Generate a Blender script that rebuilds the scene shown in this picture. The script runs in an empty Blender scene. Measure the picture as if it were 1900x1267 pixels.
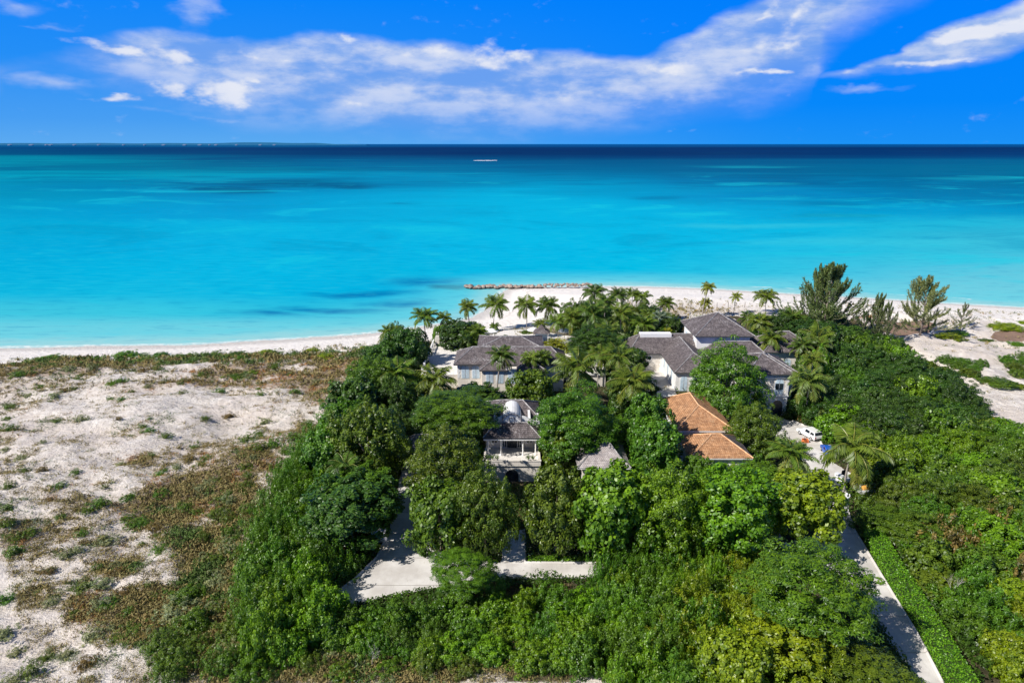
import bpy, bmesh, math, random
import numpy as np
from mathutils import Vector, Matrix
random.seed(7)
R = math.radians
S = bpy.context.scene
COL = S.collection
H = 35.0; F = 1267.0; PITCH = math.atan(366 / 1267); CP, SP = math.cos(PITCH), math.sin(PITCH)
ZG = 2.5                                     # level of the garden plateau above the sea

# ------------------------------------------------------------------ camera, world, sun, exposure
cam = bpy.data.objects.new('camera', bpy.data.cameras.new('camera')); COL.objects.link(cam)
cam.data.sensor_width = 36; cam.data.lens = 36 * F / 1900
cam.location = (0, 0, H); cam.rotation_euler = (math.pi / 2 - PITCH, 0, 0)
cam.data.clip_start = 0.5; cam.data.clip_end = 500000
S.camera = cam
S.view_settings.view_transform = 'Standard'; S.view_settings.look = 'None'
S.view_settings.exposure = 0.28; S.view_settings.gamma = 1.0
SUN_EL, SHADOW_AZ = R(41), R(31)              # shadows run towards +x and a little +y
sd = bpy.data.lights.new('sun', 'SUN'); sd.energy = 4.9; sd.angle = R(0.5); sd.color = (1, 0.955, 0.89)
sun = bpy.data.objects.new('sun', sd); COL.objects.link(sun)
ldir = Vector((math.cos(SHADOW_AZ) * math.cos(SUN_EL), math.sin(SHADOW_AZ) * math.cos(SUN_EL), -math.sin(SUN_EL)))
sun.rotation_euler = ldir.to_track_quat('-Z', 'Y').to_euler(); sun.location = (-60, -20, 80)


class N:
    """tiny node expression helper"""
    def __init__(s, nt): s.nt = nt
    def new(s, t, **k):
        n = s.nt.nodes.new(t)
        for a, b in k.items(): setattr(n, a, b)
        return n
    def link(s, a, b): s.nt.links.new(a, b)
    def put(s, sock, v):
        if v is None: return
        if isinstance(v, bpy.types.NodeSocket): s.link(v, sock)
        elif isinstance(v, (tuple, list)):
            sock.default_value = tuple(v) + ((1,) if len(v) == 3 and sock.type == 'RGBA' else ())
        else: sock.default_value = v
    def m(s, op, a, b=None, c=None, clamp=False):
        n = s.new('ShaderNodeMath', operation=op, use_clamp=clamp)
        for i, v in enumerate((a, b, c)):
            if v is not None: s.put(n.inputs[i], v)
        return n.outputs[0]
    def mix(s, f, a, b, blend='MIX'):
        n = s.new('ShaderNodeMix', data_type='RGBA', blend_type=blend)
        s.put(n.inputs[0], f); s.put(n.inputs[6], a); s.put(n.inputs[7], b); return n.outputs[2]
    def ramp(s, f, stops, interp='LINEAR'):
        n = s.new('ShaderNodeValToRGB'); n.color_ramp.interpolation = interp
        e = n.color_ramp.elements
        while len(e) < len(stops): e.new(0.5)
        for el, (p, c) in zip(e, stops):
            el.position = p; el.color = tuple(c) + (1,) if len(c) == 3 else c
        s.put(n.inputs[0], f); return n.outputs[0]
    def ss(s, x, a, b):
        n = s.new('ShaderNodeMapRange', interpolation_type='SMOOTHSTEP')
        s.put(n.inputs[0], x); n.inputs[1].default_value = a; n.inputs[2].default_value = b; return n.outputs[0]
    def noise(s, vec, scale, detail=4, rough=0.5, dist=0.0, col=False):
        n = s.new('ShaderNodeTexNoise'); s.put(n.inputs['Vector'], vec)
        n.inputs['Scale'].default_value = scale; n.inputs['Detail'].default_value = detail
        n.inputs['Roughness'].default_value = rough; n.inputs['Distortion'].default_value = dist
        return n.outputs[1 if col else 0]
    def xyz(s, v):
        n = s.new('ShaderNodeSeparateXYZ'); s.link(v, n.inputs[0]); return n.outputs
    def vec(s, x, y, z=0.0):
        n = s.new('ShaderNodeCombineXYZ')
        for i, v in enumerate((x, y, z)): s.put(n.inputs[i], v)
        return n.outputs[0]
    def attr(s, name): return s.new('ShaderNodeAttribute', attribute_name=name).outputs['Fac']
    def blob(s, u, v, cu, cv, ru, rv, rot=0.0):
        """soft ellipse: 1 at the centre, 0 at the rim"""
        a = s.m('SUBTRACT', u, cu); b = s.m('SUBTRACT', v, cv)
        if rot:
            c, d = math.cos(rot), math.sin(rot)
            a, b = (s.m('ADD', s.m('MULTIPLY', a, c), s.m('MULTIPLY', b, d)),
                    s.m('SUBTRACT', s.m('MULTIPLY', b, c), s.m('MULTIPLY', a, d)))
        a = s.m('DIVIDE', a, ru); b = s.m('DIVIDE', b, rv)
        d = s.m('ADD', s.m('MULTIPLY', a, a), s.m('MULTIPLY', b, b))
        return s.m('SUBTRACT', 1.0, s.m('SQRT', d), clamp=True)


def lin(r, g, b):
    f = lambda c: (c / 255 / 12.92) if c / 255 <= 0.04045 else ((c / 255 + 0.055) / 1.055) ** 2.4
    return (f(r), f(g), f(b))


def px_dir(px, py):
    u = (px - 950) / F; v = -(py - 633.5) / F
    d = Vector((u, CP + v * SP, -SP + v * CP)); d.normalize(); return d


def px_azel(px, py):
    d = px_dir(px, py); return math.degrees(math.atan2(d.x, d.y)), math.degrees(math.asin(d.z))


w = bpy.data.worlds.new('World'); S.world = w; w.use_nodes = True
nt = w.node_tree; nt.nodes.clear(); n = N(nt)
sky = n.new('ShaderNodeTexSky', sky_type='NISHITA'); sky.sun_disc = False
sky.sun_elevation = SUN_EL; sky.sun_rotation = math.atan2(-ldir.x, -ldir.y)
sky.air_density = 1.0; sky.dust_density = 0.3; sky.ozone_density = 3.0
dirv = n.new('ShaderNodeTexCoord').outputs['Generated']
dx, dy, dz = n.xyz(dirv)
EL = n.m('MULTIPLY', n.m('ARCSINE', dz), 57.29578); AZ = n.m('MULTIPLY', n.m('ARCTAN2', dx, dy), 57.29578)
nish = n.new('ShaderNodeVectorMath', operation='SCALE'); n.link(sky.outputs[0], nish.inputs[0]); nish.inputs[3].default_value = 0.058
# deep tropical blue of the low sky; right of frame a purer blue than the left
lowL = n.ramp(n.m('DIVIDE', EL, 14.0), [(0.0, lin(92, 170, 240)), (0.12, lin(72, 158, 242)), (0.4, lin(36, 142, 246)), (0.8, lin(0, 130, 250)), (1.0, lin(0, 120, 248))])
lowR = n.ramp(n.m('DIVIDE', EL, 14.0), [(0.0, lin(28, 145, 245)), (0.2, lin(5, 135, 250)), (0.6, lin(0, 128, 252)), (1.0, lin(0, 118, 248))])
low = n.mix(n.ss(AZ, -20, 25), lowL, lowR)
clear = n.mix(n.ss(EL, 11, 40), low, nish.outputs[0])
# clouds, laid out by direction (azimuth, elevation)
CW = n.noise(n.vec(n.m('MULTIPLY', AZ, 0.1), n.m('MULTIPLY', EL, 0.22), 0.0), 1.3, 5, 0.55, col=True)
cwx, cwy, cwz = n.xyz(CW)
A2 = n.m('ADD', AZ, n.m('MULTIPLY', n.m('SUBTRACT', cwx, 0.5), 9.0)); E2 = n.m('ADD', EL, n.m('MULTIPLY', n.m('SUBTRACT', cwy, 0.5), 3.6))
fb = n.noise(n.vec(n.m('MULTIPLY', AZ, 0.13), n.m('MULTIPLY', EL, 0.42), 3.7), 1.3, 8, 0.58)
puff = n.noise(n.vec(n.m('MULTIPLY', AZ, 0.5), n.m('MULTIPLY', EL, 0.9), 8.1), 0.95, 8, 0.56)


def cblob(px, py, rx, ry, rot=0.0, wgt=1.0):
    a, e = px_azel(px, py); a1, e1 = px_azel(px + rx, py); a2, e2 = px_azel(px, py - ry)
    return n.m('MULTIPLY', n.blob(A2, E2, a, e, max(abs(a1 - a), .1), max(abs(e2 - e), .1), rot), wgt)


def union(lst):
    o = lst[0]
    for b in lst[1:]: o = n.m('MAXIMUM', o, b)
    return o


def edge(pts):
    """elevation of a cloud edge as a function of azimuth, from picture points"""
    q = sorted(px_azel(*p_) for p_ in pts); cr = n.new('ShaderNodeFloatCurve'); c_ = cr.mapping.curves[0]
    cr.mapping.use_clip = False; xs = [((a + 40) / 80, e / 20 + .2) for a, e in q]
    while len(c_.points) < len(xs): c_.points.new(.5, .5)
    for p_, (a, b) in zip(c_.points, xs): p_.location = (a, b)
    cr.mapping.update(); n.link(n.m('DIVIDE', n.m('ADD', A3, 40.0), 80.0), cr.inputs['Value'])
    return n.m('MULTIPLY', n.m('SUBTRACT', cr.outputs[0], .2), 20.0)
A3 = n.m('ADD', AZ, n.m('MULTIPLY', n.m('SUBTRACT', cwx, 0.5), 3.0)); E3 = n.m('ADD', EL, n.m('MULTIPLY', n.m('SUBTRACT', cwy, 0.5), 2.2))
def bank(top, bot, st, sb):
    t = n.m('SUBTRACT', edge(top), E3); b = n.m('SUBTRACT', E3, edge(bot))
    return n.m('MULTIPLY', n.ss(t, -st * .3, st), n.ss(b, -sb * .3, sb))
TOP1 = [(0, 120), (90, 100), (120, 90), (230, 56), (330, 48), (440, 66), (600, 60), (790, 74), (900, 96), (1050, 92), (1160, 104), (1250, 70), (1330, 28), (1420, -6), (1500, -40), (1700, -70), (1900, -90)]
BOT1 = [(0, 150), (100, 118), (200, 160), (330, 190), (500, 232), (700, 248), (950, 252), (1200, 232), (1400, 196), (1500, 170), (1530, 110), (1600, 60), (1700, 0), (1800, -60), (1900, -90)]
TOP2 = [(1400, 150), (1540, 134), (1640, 112), (1700, 74), (1760, 40), (1850, 6), (1900, -8)]
BOT2 = [(1400, 150), (1540, 146), (1640, 142), (1760, 130), (1840, 112), (1900, 84)]
b1 = bank(TOP1, BOT1, .7, 3.4); b2 = bank(TOP2, BOT2, .5, .9)
thin = n.m('MULTIPLY', n.ss(fb, .30, .62), .55)
va = n.m('MULTIPLY', n.m('MAXIMUM', b1, n.m('MULTIPLY', b2, 1.15)), n.m('ADD', .68, n.m('MULTIPLY', thin, .5)), clamp=True)
wisps = union([cblob(360, 12, 70, 60, 0, 1.0), cblob(50, 14, 110, 24, -0.1, .8), cblob(115, 54, 80, 10, 0, .7), cblob(1600, 172, 130, 14, 0, .7), cblob(110, 150, 160, 26, 0, .6), cblob(400, 205, 300, 14, 0, .5)])
va = n.m('MAXIMUM', va, n.m('MULTIPLY', n.ss(n.m('ADD', wisps, n.m('SUBTRACT', fb, .5)), .2, .9), .55))
cum = union([cblob(240, 178, 80, 14, 0, 1.5), cblob(330, 158, 60, 30, 0, 1.7), cblob(410, 168, 70, 30, 0, 1.5), cblob(460, 160, 30, 14, 0, 1.2), cblob(220, 88, 140, 18, -0.06, 1.25), cblob(330, 100, 130, 20, -.25, 1.0), cblob(620, 66, 50, 14, 0, .9), cblob(760, 92, 120, 24, -.1, .8), cblob(905, 110, 80, 30, 0, 1.0),
             cblob(970, 105, 50, 22, 0, .95), cblob(1230, 128, 110, 28, 0.1, 1.05), cblob(1180, 140, 80, 24, 0.1, .8), cblob(1400, 34, 60, 14, 0.3, 1.2), cblob(1480, 30, 100, 40, 0.5, 1.0), cblob(1440, 92, 90, 18, 0.1, .9), cblob(1800, 52, 110, 26, 0.3, 1.8), cblob(1870, 25, 90, 26, .3, 1.5), cblob(1580, 134, 60, 12, .1, 1.2), cblob(1720, 122, 150, 14, 0.12, 1.35),
             cblob(1425, 137, 24, 10, 0, 1.1), cblob(660, 192, 60, 12, 0, .8), cblob(1100, 180, 200, 20, 0, .5), cblob(560, 120, 140, 16, -.1, .7)])
cd = n.m('ADD', cum, n.m('MULTIPLY', n.m('SUBTRACT', puff, 0.5), 1.9))
ca = n.m('MULTIPLY', n.ss(cd, 0.22, 1.05), 0.85)
veilc = n.mix(n.ss(n.m('ADD', fb, n.m('MULTIPLY', n.m('SUBTRACT', puff, .5), .45)), 0.32, 0.70), lin(124, 168, 236), lin(204, 216, 243))
cumc = n.mix(n.ss(n.m('ADD', puff, n.m('MULTIPLY', cum, 0.25)), 0.45, 0.85), lin(165, 190, 236), lin(236, 238, 246))
full = n.mix(va, clear, veilc); full = n.mix(ca, full, cumc)
full = n.mix(n.ss(EL, 16, 30), full, clear)
bg = n.new('ShaderNodeBackground'); n.link(full, bg.inputs[0]); bg.inputs[1].default_value = 0.83
n.link(bg.outputs[0], n.new('ShaderNodeOutputWorld').inputs[0])

# ------------------------------------------------------------------ pixel/world helpers
def G(px, py, z=ZG):
    u = (px - 950) / F; v = -(py - 633.5) / F
    d = (u, CP + v * SP, -SP + v * CP); t = (z - H) / d[2]
    return d[0] * t, d[1] * t


def proj(x, y, z):
    zz = z - H; de = y * CP - zz * SP; up = y * SP + zz * CP
    return 950 + F * x / de, 633.5 - F * up / de


def zat(py, y):
    v = -(py - 633.5) / F
    return H + y * (-SP + v * CP) / (CP + v * SP)


def depth(y, z): return y * CP - (z - H) * SP


# value noise in numpy
def _h(ix, iy, s): 
    a = (ix.astype(np.int64) * 374761393 + iy.astype(np.int64) * 668265263 + s * 1442695041) & 0xffffffff
    a = ((a ^ (a >> 13)) * 1274126177) & 0xffffffff
    return ((a ^ (a >> 16)) & 0xffff) / 65535.0
def vnoise(x, y, s=0):
    x = np.asarray(x, float); y = np.asarray(y, float)
    ix = np.floor(x); iy = np.floor(y); fx = x - ix; fy = y - iy
    fx = fx * fx * (3 - 2 * fx); fy = fy * fy * (3 - 2 * fy)
    a = _h(ix, iy, s); b = _h(ix + 1, iy, s); c = _h(ix, iy + 1, s); d = _h(ix + 1, iy + 1, s)
    return (a * (1 - fx) + b * fx) * (1 - fy) + (c * (1 - fx) + d * fx) * fy
def fbm(x, y, o=4, s=0):
    t = 0; amp = 0.5
    for i in range(o): t = t + amp * vnoise(x * 2 ** i, y * 2 ** i, s + i); amp *= 0.5
    return t / (1 - 0.5 ** o)
def sstep(x, a, b):
    t = np.clip((x - a) / (b - a), 0, 1); return t * t * (3 - 2 * t)


SHORE = [(-4000, 128), (-400, 119), (-150, 116.5), (-91.7, 117.2), (-58.7, 118.9), (-30.8, 125.4), (-22.2, 129.4), (-14.2, 134.4), (-8.4, 138.9), (-6.5, 143.6), (-4.6, 153.0),
         (-3.4, 161.2), (-2.2, 166.5), (0, 170.2), (20.0, 172.2), (34.4, 171.5), (47.7, 169.5), (69.3, 162.4), (99.0, 153.0), (114.0, 148.2), (180, 138), (400, 120), (4000, 100)]
SHP = np.array(SHORE, float)
def shore_dist(x, y):
    """distance to the waterline, positive on land"""
    x = np.asarray(x, float); y = np.asarray(y, float)
    best = np.full(x.shape, 1e9)
    for (ax, ay), (bx, by) in zip(SHORE[:-1], SHORE[1:]):
        ex, ey = bx - ax, by - ay; t = np.clip(((x - ax) * ex + (y - ay) * ey) / (ex * ex + ey * ey), 0, 1)
        best = np.minimum(best, np.hypot(x - ax - t * ex, y - ay - t * ey))
    return np.where(y < np.interp(x, SHP[:, 0], SHP[:, 1]), best, -best)


def in_poly(px, py, poly):
    px = np.asarray(px); py = np.asarray(py); inside = np.zeros(px.shape, bool); j = len(poly) - 1
    for i in range(len(poly)):
        xi, yi = poly[i]; xj, yj = poly[j]
        if yi != yj:
            c = ((yi > py) != (yj > py)) & (px < (xj - xi) * (py - yi) / (yj - yi) + xi)
            inside ^= c
        j = i
    return inside


# where low dune plants grow (photo pixel, radii, density, tint weights rust/olive/green/grey)
DUNE = [(330, 655, 420, 17, .95, (2, 4, 5, 1)), (60, 668, 140, 14, .8, (3, 5, 2, 1)), (560, 655, 120, 16, .9, (2, 4, 5, 0)), (470, 688, 190, 16, .85, (6, 3, 1, 0)), (130, 690, 170, 17, .8, (4, 5, 1, 1)), (620, 672, 90, 32, .95, (3, 5, 3, 0)),
        (600, 715, 60, 55, .95, (5, 4, 2, 0)), (400, 708, 300, 16, .8, (6, 2, 0, 1)), (120, 712, 200, 18, .6, (4, 5, 1, 1)), (520, 735, 60, 25, .5, (5, 4, 1, 1)), (230, 735, 90, 14, .4, (3, 4, 1, 1)), (320, 905, 165, 60, .95, (6, 5, 1, 0)),
        (250, 856, 62, 24, .9, (7, 2, 1, 0)), (160, 1122, 85, 45, .75, (7, 3, 1, 0)), (280, 1120, 120, 70, 1.0, (2, 6, 3, 0)), (215, 1040, 80, 45, .85, (3, 5, 3, 0)),
        (370, 1000, 95, 48, 1.0, (1, 5, 5, 0)), (440, 925, 75, 80, 1.0, (3, 7, 2, 0)), (475, 850, 75, 38, .95, (5, 4, 2, 0)), (20, 995, 70, 24, .7, (5, 4, 0, 1)),
        (115, 985, 80, 26, .6, (6, 3, 0, 1)), (10, 825, 40, 30, .6, (5, 3, 0, 1)), (95, 785, 45, 14, .6, (1, 4, 2, 3)), (240, 810, 60, 18, .5, (1, 4, 1, 4)),
        (300, 782, 60, 22, .5, (1, 4, 3, 3)), (380, 800, 55, 28, .45, (2, 4, 1, 3)), (560, 800, 40, 60, .9, (2, 7, 2, 0)), (400, 1090, 110, 110, 1.0, (2, 6, 4, 0)),
        (430, 1215, 130, 60, 1.0, (2, 7, 3, 0)), (600, 1225, 150, 50, .85, (1, 8, 2, 1)), (880, 1205, 170, 45, .85, (1, 7, 3, 1)), (1080, 1230, 120, 40, .7, (1, 7, 3, 1)), (500, 760, 120, 50, .28, (3, 4, 0, 2)),
        (150, 880, 160, 90, .2, (3, 4, 1, 2)), (60, 730, 200, 40, .25, (3, 4, 1, 2)), (230, 1250, 110, 30, .2, (3, 5, 1, 1)), (90, 1100, 120, 60, .25, (4, 4, 0, 1)),
        (550, 1100, 160, 120, 1.0, (1, 6, 5, 0)), (150, 830, 60, 20, .45, (2, 4, 1, 3)), (330, 850, 70, 20, .5, (4, 4, 1, 2)),
        (1290, 577, 70, 9, .6, (3, 6, 0, 0)), (1000, 612, 40, 10, .5, (1, 7, 1, 0)), (1620, 585, 50, 8, .7, (8, 2, 0, 0)), (1800, 600, 70, 14, .2, (3, 4, 1, 3)),
        (1830, 710, 70, 14, .35, (3, 4, 1, 1)), (1600, 560, 60, 8, .3, (3, 4, 0, 0))]


def dune_density(x, y, z=ZG):
    """how thickly low plants grow at a place, and the tint weights there"""
    px, py = proj(x, y, z); tot = np.zeros(np.shape(x)); tw = np.zeros(np.shape(x) + (4,))
    wob = fbm(x * .16, y * .16, 4, 5); wob2 = fbm(x * .5, y * .5, 3, 15)
    for cx, cy, rx, ry, d, t in DUNE:
        r = np.sqrt(((px - cx) / rx) ** 2 + ((py - cy) / ry) ** 2) + (wob - .5) * 1.3
        g = d * (1 - sstep(r, .25, 1.35)); tot = np.maximum(tot, g); tw += g[..., None] * np.array(t, float)
    tot = tot * sstep(wob2 + tot * .55, .42, .72)
    sc = sstep(fbm(x * .07, y * .11, 3, 95) * .55 + fbm(x * .42, y * .62, 4, 96) * .45, .44, .60) * .44      # thin scattered cover everywhere
    sc = sc + sstep(fbm(x * .9, y * 1.3, 3, 98), .53, .70) * .30
    sc = sc * np.where(x > 40, .28, 1.0)
    crest = np.clip(1 - np.abs(shore_dist(x, y) - 19) / 9.5, 0, 1) * (x < -12) * sstep(fbm(x * .13, y * .3, 4, 97), .36, .5)
    tw = tw + crest[..., None] * np.array([2, 4, 4, 1.0]) + sc[..., None] * np.array([1.6, 2, .6, 1.2]); tot = np.clip(np.maximum(tot, np.maximum(sc, crest * .95)), 0, 1)
    return tot, tw


# garden and thicket ground (dark soil), in photo pixels at plateau level
SOIL = [(690, 660), (800, 640), (860, 610), (960, 590), (1100, 560), (1250, 600), (1290, 600), (1420, 585), (1560, 590), (1600, 600), (1640, 625), (1760, 690), (1850, 780), (1990, 830), (2100, 1000), (2200, 1500), (1210, 1500), (1190, 1255), (1100, 1228), (1040, 1262), (900, 1225), (800, 1265), (740, 1215), (670, 1222),
        (600, 1195), (500, 1190), (470, 1080), (520, 930), (560, 860), (640, 760)]
ROADS = {'front_drive': [(610, 1112), (660, 1075), (700, 1035), (716, 1000), (728, 960), (738, 925), (742, 880), (792, 880), (790, 940), (793, 990), (800, 1018), (850, 1035), (925, 1045), (1060, 1047), (1128, 1048), (1120, 1062), (1105, 1076), (925, 1076), (860, 1086), (720, 1108), (640, 1130)],
         'garden_path': [(938, 985), (973, 985), (975, 1046), (928, 1046)],
         'lane': [(1770, 1340), (1748, 1267), (1700, 1175), (1648, 1090), (1612, 1030), (1585, 985), (1572, 945), (1568, 905), (1580, 880), (1545, 860), (1530, 838), (1520, 815), (1508, 797), (1470, 783), (1428, 772), (1385, 776), (1400, 800), (1450, 820), (1480, 850), (1505, 880), (1535, 905), (1535, 945), (1518, 985), (1500, 1020), (1560, 1090), (1640, 1180), (1700, 1267), (1730, 1340)],
         'courtyard': [(1165, 665), (1232, 665), (1256, 735), (1195, 750), (1165, 735)],
         'beach_terrace': [(905, 625), (935, 614), (985, 612), (1085, 630), (1092, 652), (900, 655)]}
ROADW = {k: [G(*q) for q in v] for k, v in ROADS.items()}
SOILW = [G(*q) for q in SOIL]


def soil_mask(x, y): return in_poly(x + (fbm(x * .3, y * .3, 3, 40) - .5) * 6, y + (fbm(x * .3, y * .3, 3, 41) - .5) * 6, SOILW)


def ground_h(x, y):
    x = np.asarray(x, float); y = np.asarray(y, float)
    d = shore_dist(x, y) + (fbm(x * .12, y * .12, 3, 70) - .5) * 1.5
    base = np.where(d < 0, np.maximum(d * .06, -3), 0.9 * sstep(d, 0, 12) + (ZG - 0.9) * sstep(d, 10, 24))
    px, py = proj(x, y, ZG)
    dune = np.clip(sstep(-x, 14 + (y - 60) * .05, 30) + sstep(x, 58, 72), 0, 1) * sstep(d, 12, 26)
    dune = dune * (1 - .85 * np.clip(in_poly(x, y, SOILW), 0, 1))
    hh = (fbm(x * .06, y * .09, 4, 20) - .5) * 2.6 + (fbm(x * .28 + y * .1, y * .42, 3, 30) - .5) * 1.15 + (np.abs(fbm(x * .5 - y * .2, y * .75, 2, 35) - .5)) * .5
    return base + dune * hh


def gz(x, y): return float(ground_h(np.array([x]), np.array([y]))[0])


# ------------------------------------------------------------------ object helpers
def tag(o, label=None, cat=None, group=None, kind=None):
    if label: o['label'] = label
    if cat: o['category'] = cat
    if group: o['group'] = group
    if kind: o['kind'] = kind
    return o


def mesh(name, V, Fc, mats, attr=None, smooth=False, mi=None):
    me = bpy.data.meshes.new(name)
    V = np.asarray(V, np.float32).reshape(-1, 3)
    if isinstance(Fc, np.ndarray):
        k = Fc.shape[1]; nf = len(Fc)
        me.vertices.add(len(V)); me.vertices.foreach_set('co', V.ravel())
        me.loops.add(nf * k); me.loops.foreach_set('vertex_index', Fc.astype(np.int32).ravel())
        me.polygons.add(nf); me.polygons.foreach_set('loop_start', np.arange(0, nf * k, k, dtype=np.int32))
        me.update(calc_edges=True)
    else:
        me.from_pydata([tuple(map(float, v)) for v in V], [], [tuple(f) for f in Fc])
    for m_ in (mats if isinstance(mats, (list, tuple)) else [mats]): me.materials.append(m_)
    for k_, a in (attr or {}).items():
        at = me.attributes.new(k_, 'FLOAT', 'POINT'); at.data.foreach_set('value', np.asarray(a, np.float32))
    if smooth: me.polygons.foreach_set('use_smooth', [True] * len(me.polygons))
    if mi is not None: me.polygons.foreach_set('material_index', np.asarray(mi, np.int32))
    me.update(); return me


def link(name, me, parent=None, loc=None, rz=0, sc=None, color=None):
    o = bpy.data.objects.new(name, me); COL.objects.link(o)
    if parent: o.parent = parent
    if loc: o.location = loc
    if rz: o.rotation_euler = (0, 0, rz)
    if sc: o.scale = sc
    if color: o.color = tuple(color) + (1,)
    return o


class MB:
    """collects simple solids in one mesh"""
    def __init__(s): s.V = []; s.F = []
    def add(s, V, Fc):
        b = len(s.V); s.V += [tuple(v) for v in V]; s.F += [tuple(i + b for i in f) for f in Fc]; return s
    def box(s, x0, x1, y0, y1, z0, z1):
        return s.add([(x0, y0, z0), (x1, y0, z0), (x1, y1, z0), (x0, y1, z0), (x0, y0, z1), (x1, y0, z1), (x1, y1, z1), (x0, y1, z1)],
                     [(0, 3, 2, 1), (4, 5, 6, 7), (0, 1, 5, 4), (1, 2, 6, 5), (2, 3, 7, 6), (3, 0, 4, 7)])
    def tube(s, pts, rad, k=6, cap=True):
        pts = [Vector(p) for p in pts]; n_ = len(pts); rad = rad if isinstance(rad, (list, tuple)) else [rad] * n_
        V = []
        for i, p in enumerate(pts):
            t = (pts[min(i + 1, n_ - 1)] - pts[max(i - 1, 0)]).normalized()
            a = t.orthogonal().normalized() if abs(t.z) > .9 else Vector((-t.y, t.x, 0)).normalized()
            if abs(t.z) > .9: a = (Vector((1, 0, 0)) - t * t.x).normalized()
            b = t.cross(a)
            V += [p + (a * math.cos(2 * math.pi * j / k) + b * math.sin(2 * math.pi * j / k)) * rad[i] for j in range(k)]
        Fc = [(i * k + j, i * k + (j + 1) % k, (i + 1) * k + (j + 1) % k, (i + 1) * k + j) for i in range(n_ - 1) for j in range(k)]
        if cap: Fc += [tuple(range(k))[::-1], tuple((n_ - 1) * k + j for j in range(k))]
        return s.add(V, Fc)
    def lathe(s, prof, c=(0, 0, 0), k=12, sx=1, sy=1):
        V = [(c[0] + r * sx * math.cos(2 * math.pi * j / k), c[1] + r * sy * math.sin(2 * math.pi * j / k), c[2] + z) for r, z in prof for j in range(k)]
        m_ = len(prof)
        Fc = [(i * k + j, i * k + (j + 1) % k, (i + 1) * k + (j + 1) % k, (i + 1) * k + j) for i in range(m_ - 1) for j in range(k)]
        Fc += [tuple(range(k))[::-1], tuple((m_ - 1) * k + j for j in range(k))]
        return s.add(V, Fc)
    def prism(s, poly, axis, a, b):
        """extrude a 2-D polygon: axis 'y' -> poly is (x,z); axis 'x' -> poly is (y,z); axis 'z' -> (x,y)"""
        f = {'y': lambda p, t: (p[0], t, p[1]), 'x': lambda p, t: (t, p[0], p[1]), 'z': lambda p, t: (p[0], p[1], t)}[axis]
        k = len(poly); V = [f(p, a) for p in poly] + [f(p, b) for p in poly]
        return s.add(V, [tuple(range(k)), tuple(range(2 * k - 1, k - 1, -1))] + [(i, i + k, (i + 1) % k + k, (i + 1) % k) for i in range(k)])
    def build(s, name, mat, parent=None, smooth=False, **k):
        me = mesh(name, s.V, s.F, mat, smooth=smooth)
        bm = bmesh.new(); bm.from_mesh(me); bmesh.ops.recalc_face_normals(bm, faces=bm.faces); bm.to_mesh(me); bm.free()
        return link(name, me, parent, **k)


def empty(name, loc=(0, 0, 0), rz=0):
    o = bpy.data.objects.new(name, None); COL.objects.link(o); o.location = loc; o.rotation_euler = (0, 0, rz); o.empty_display_size = .3; return o


# ------------------------------------------------------------------ materials
def mat(name, fn, rough=.8, spec=.3):
    m_ = bpy.data.materials.new(name); m_.use_nodes = True
    n_ = N(m_.node_tree); b = m_.node_tree.nodes['Principled BSDF']
    b.inputs['Roughness'].default_value = rough; b.inputs['Specular IOR Level'].default_value = spec
    r = fn(n_, b)
    if r is not None: n_.put(b.inputs['Base Color'], r)
    return m_


def pos(n_): return n_.new('ShaderNodeNewGeometry').outputs['Position']
def objco(n_): return n_.new('ShaderNodeTexCoord').outputs['Object']
def bump(n_, b, h, dist=.05, st=.6):
    k = n_.new('ShaderNodeBump'); k.inputs['Distance'].default_value = dist; k.inputs['Strength'].default_value = st
    n_.link(h, k.inputs['Height']); n_.link(k.outputs[0], b.inputs['Normal'])


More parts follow.
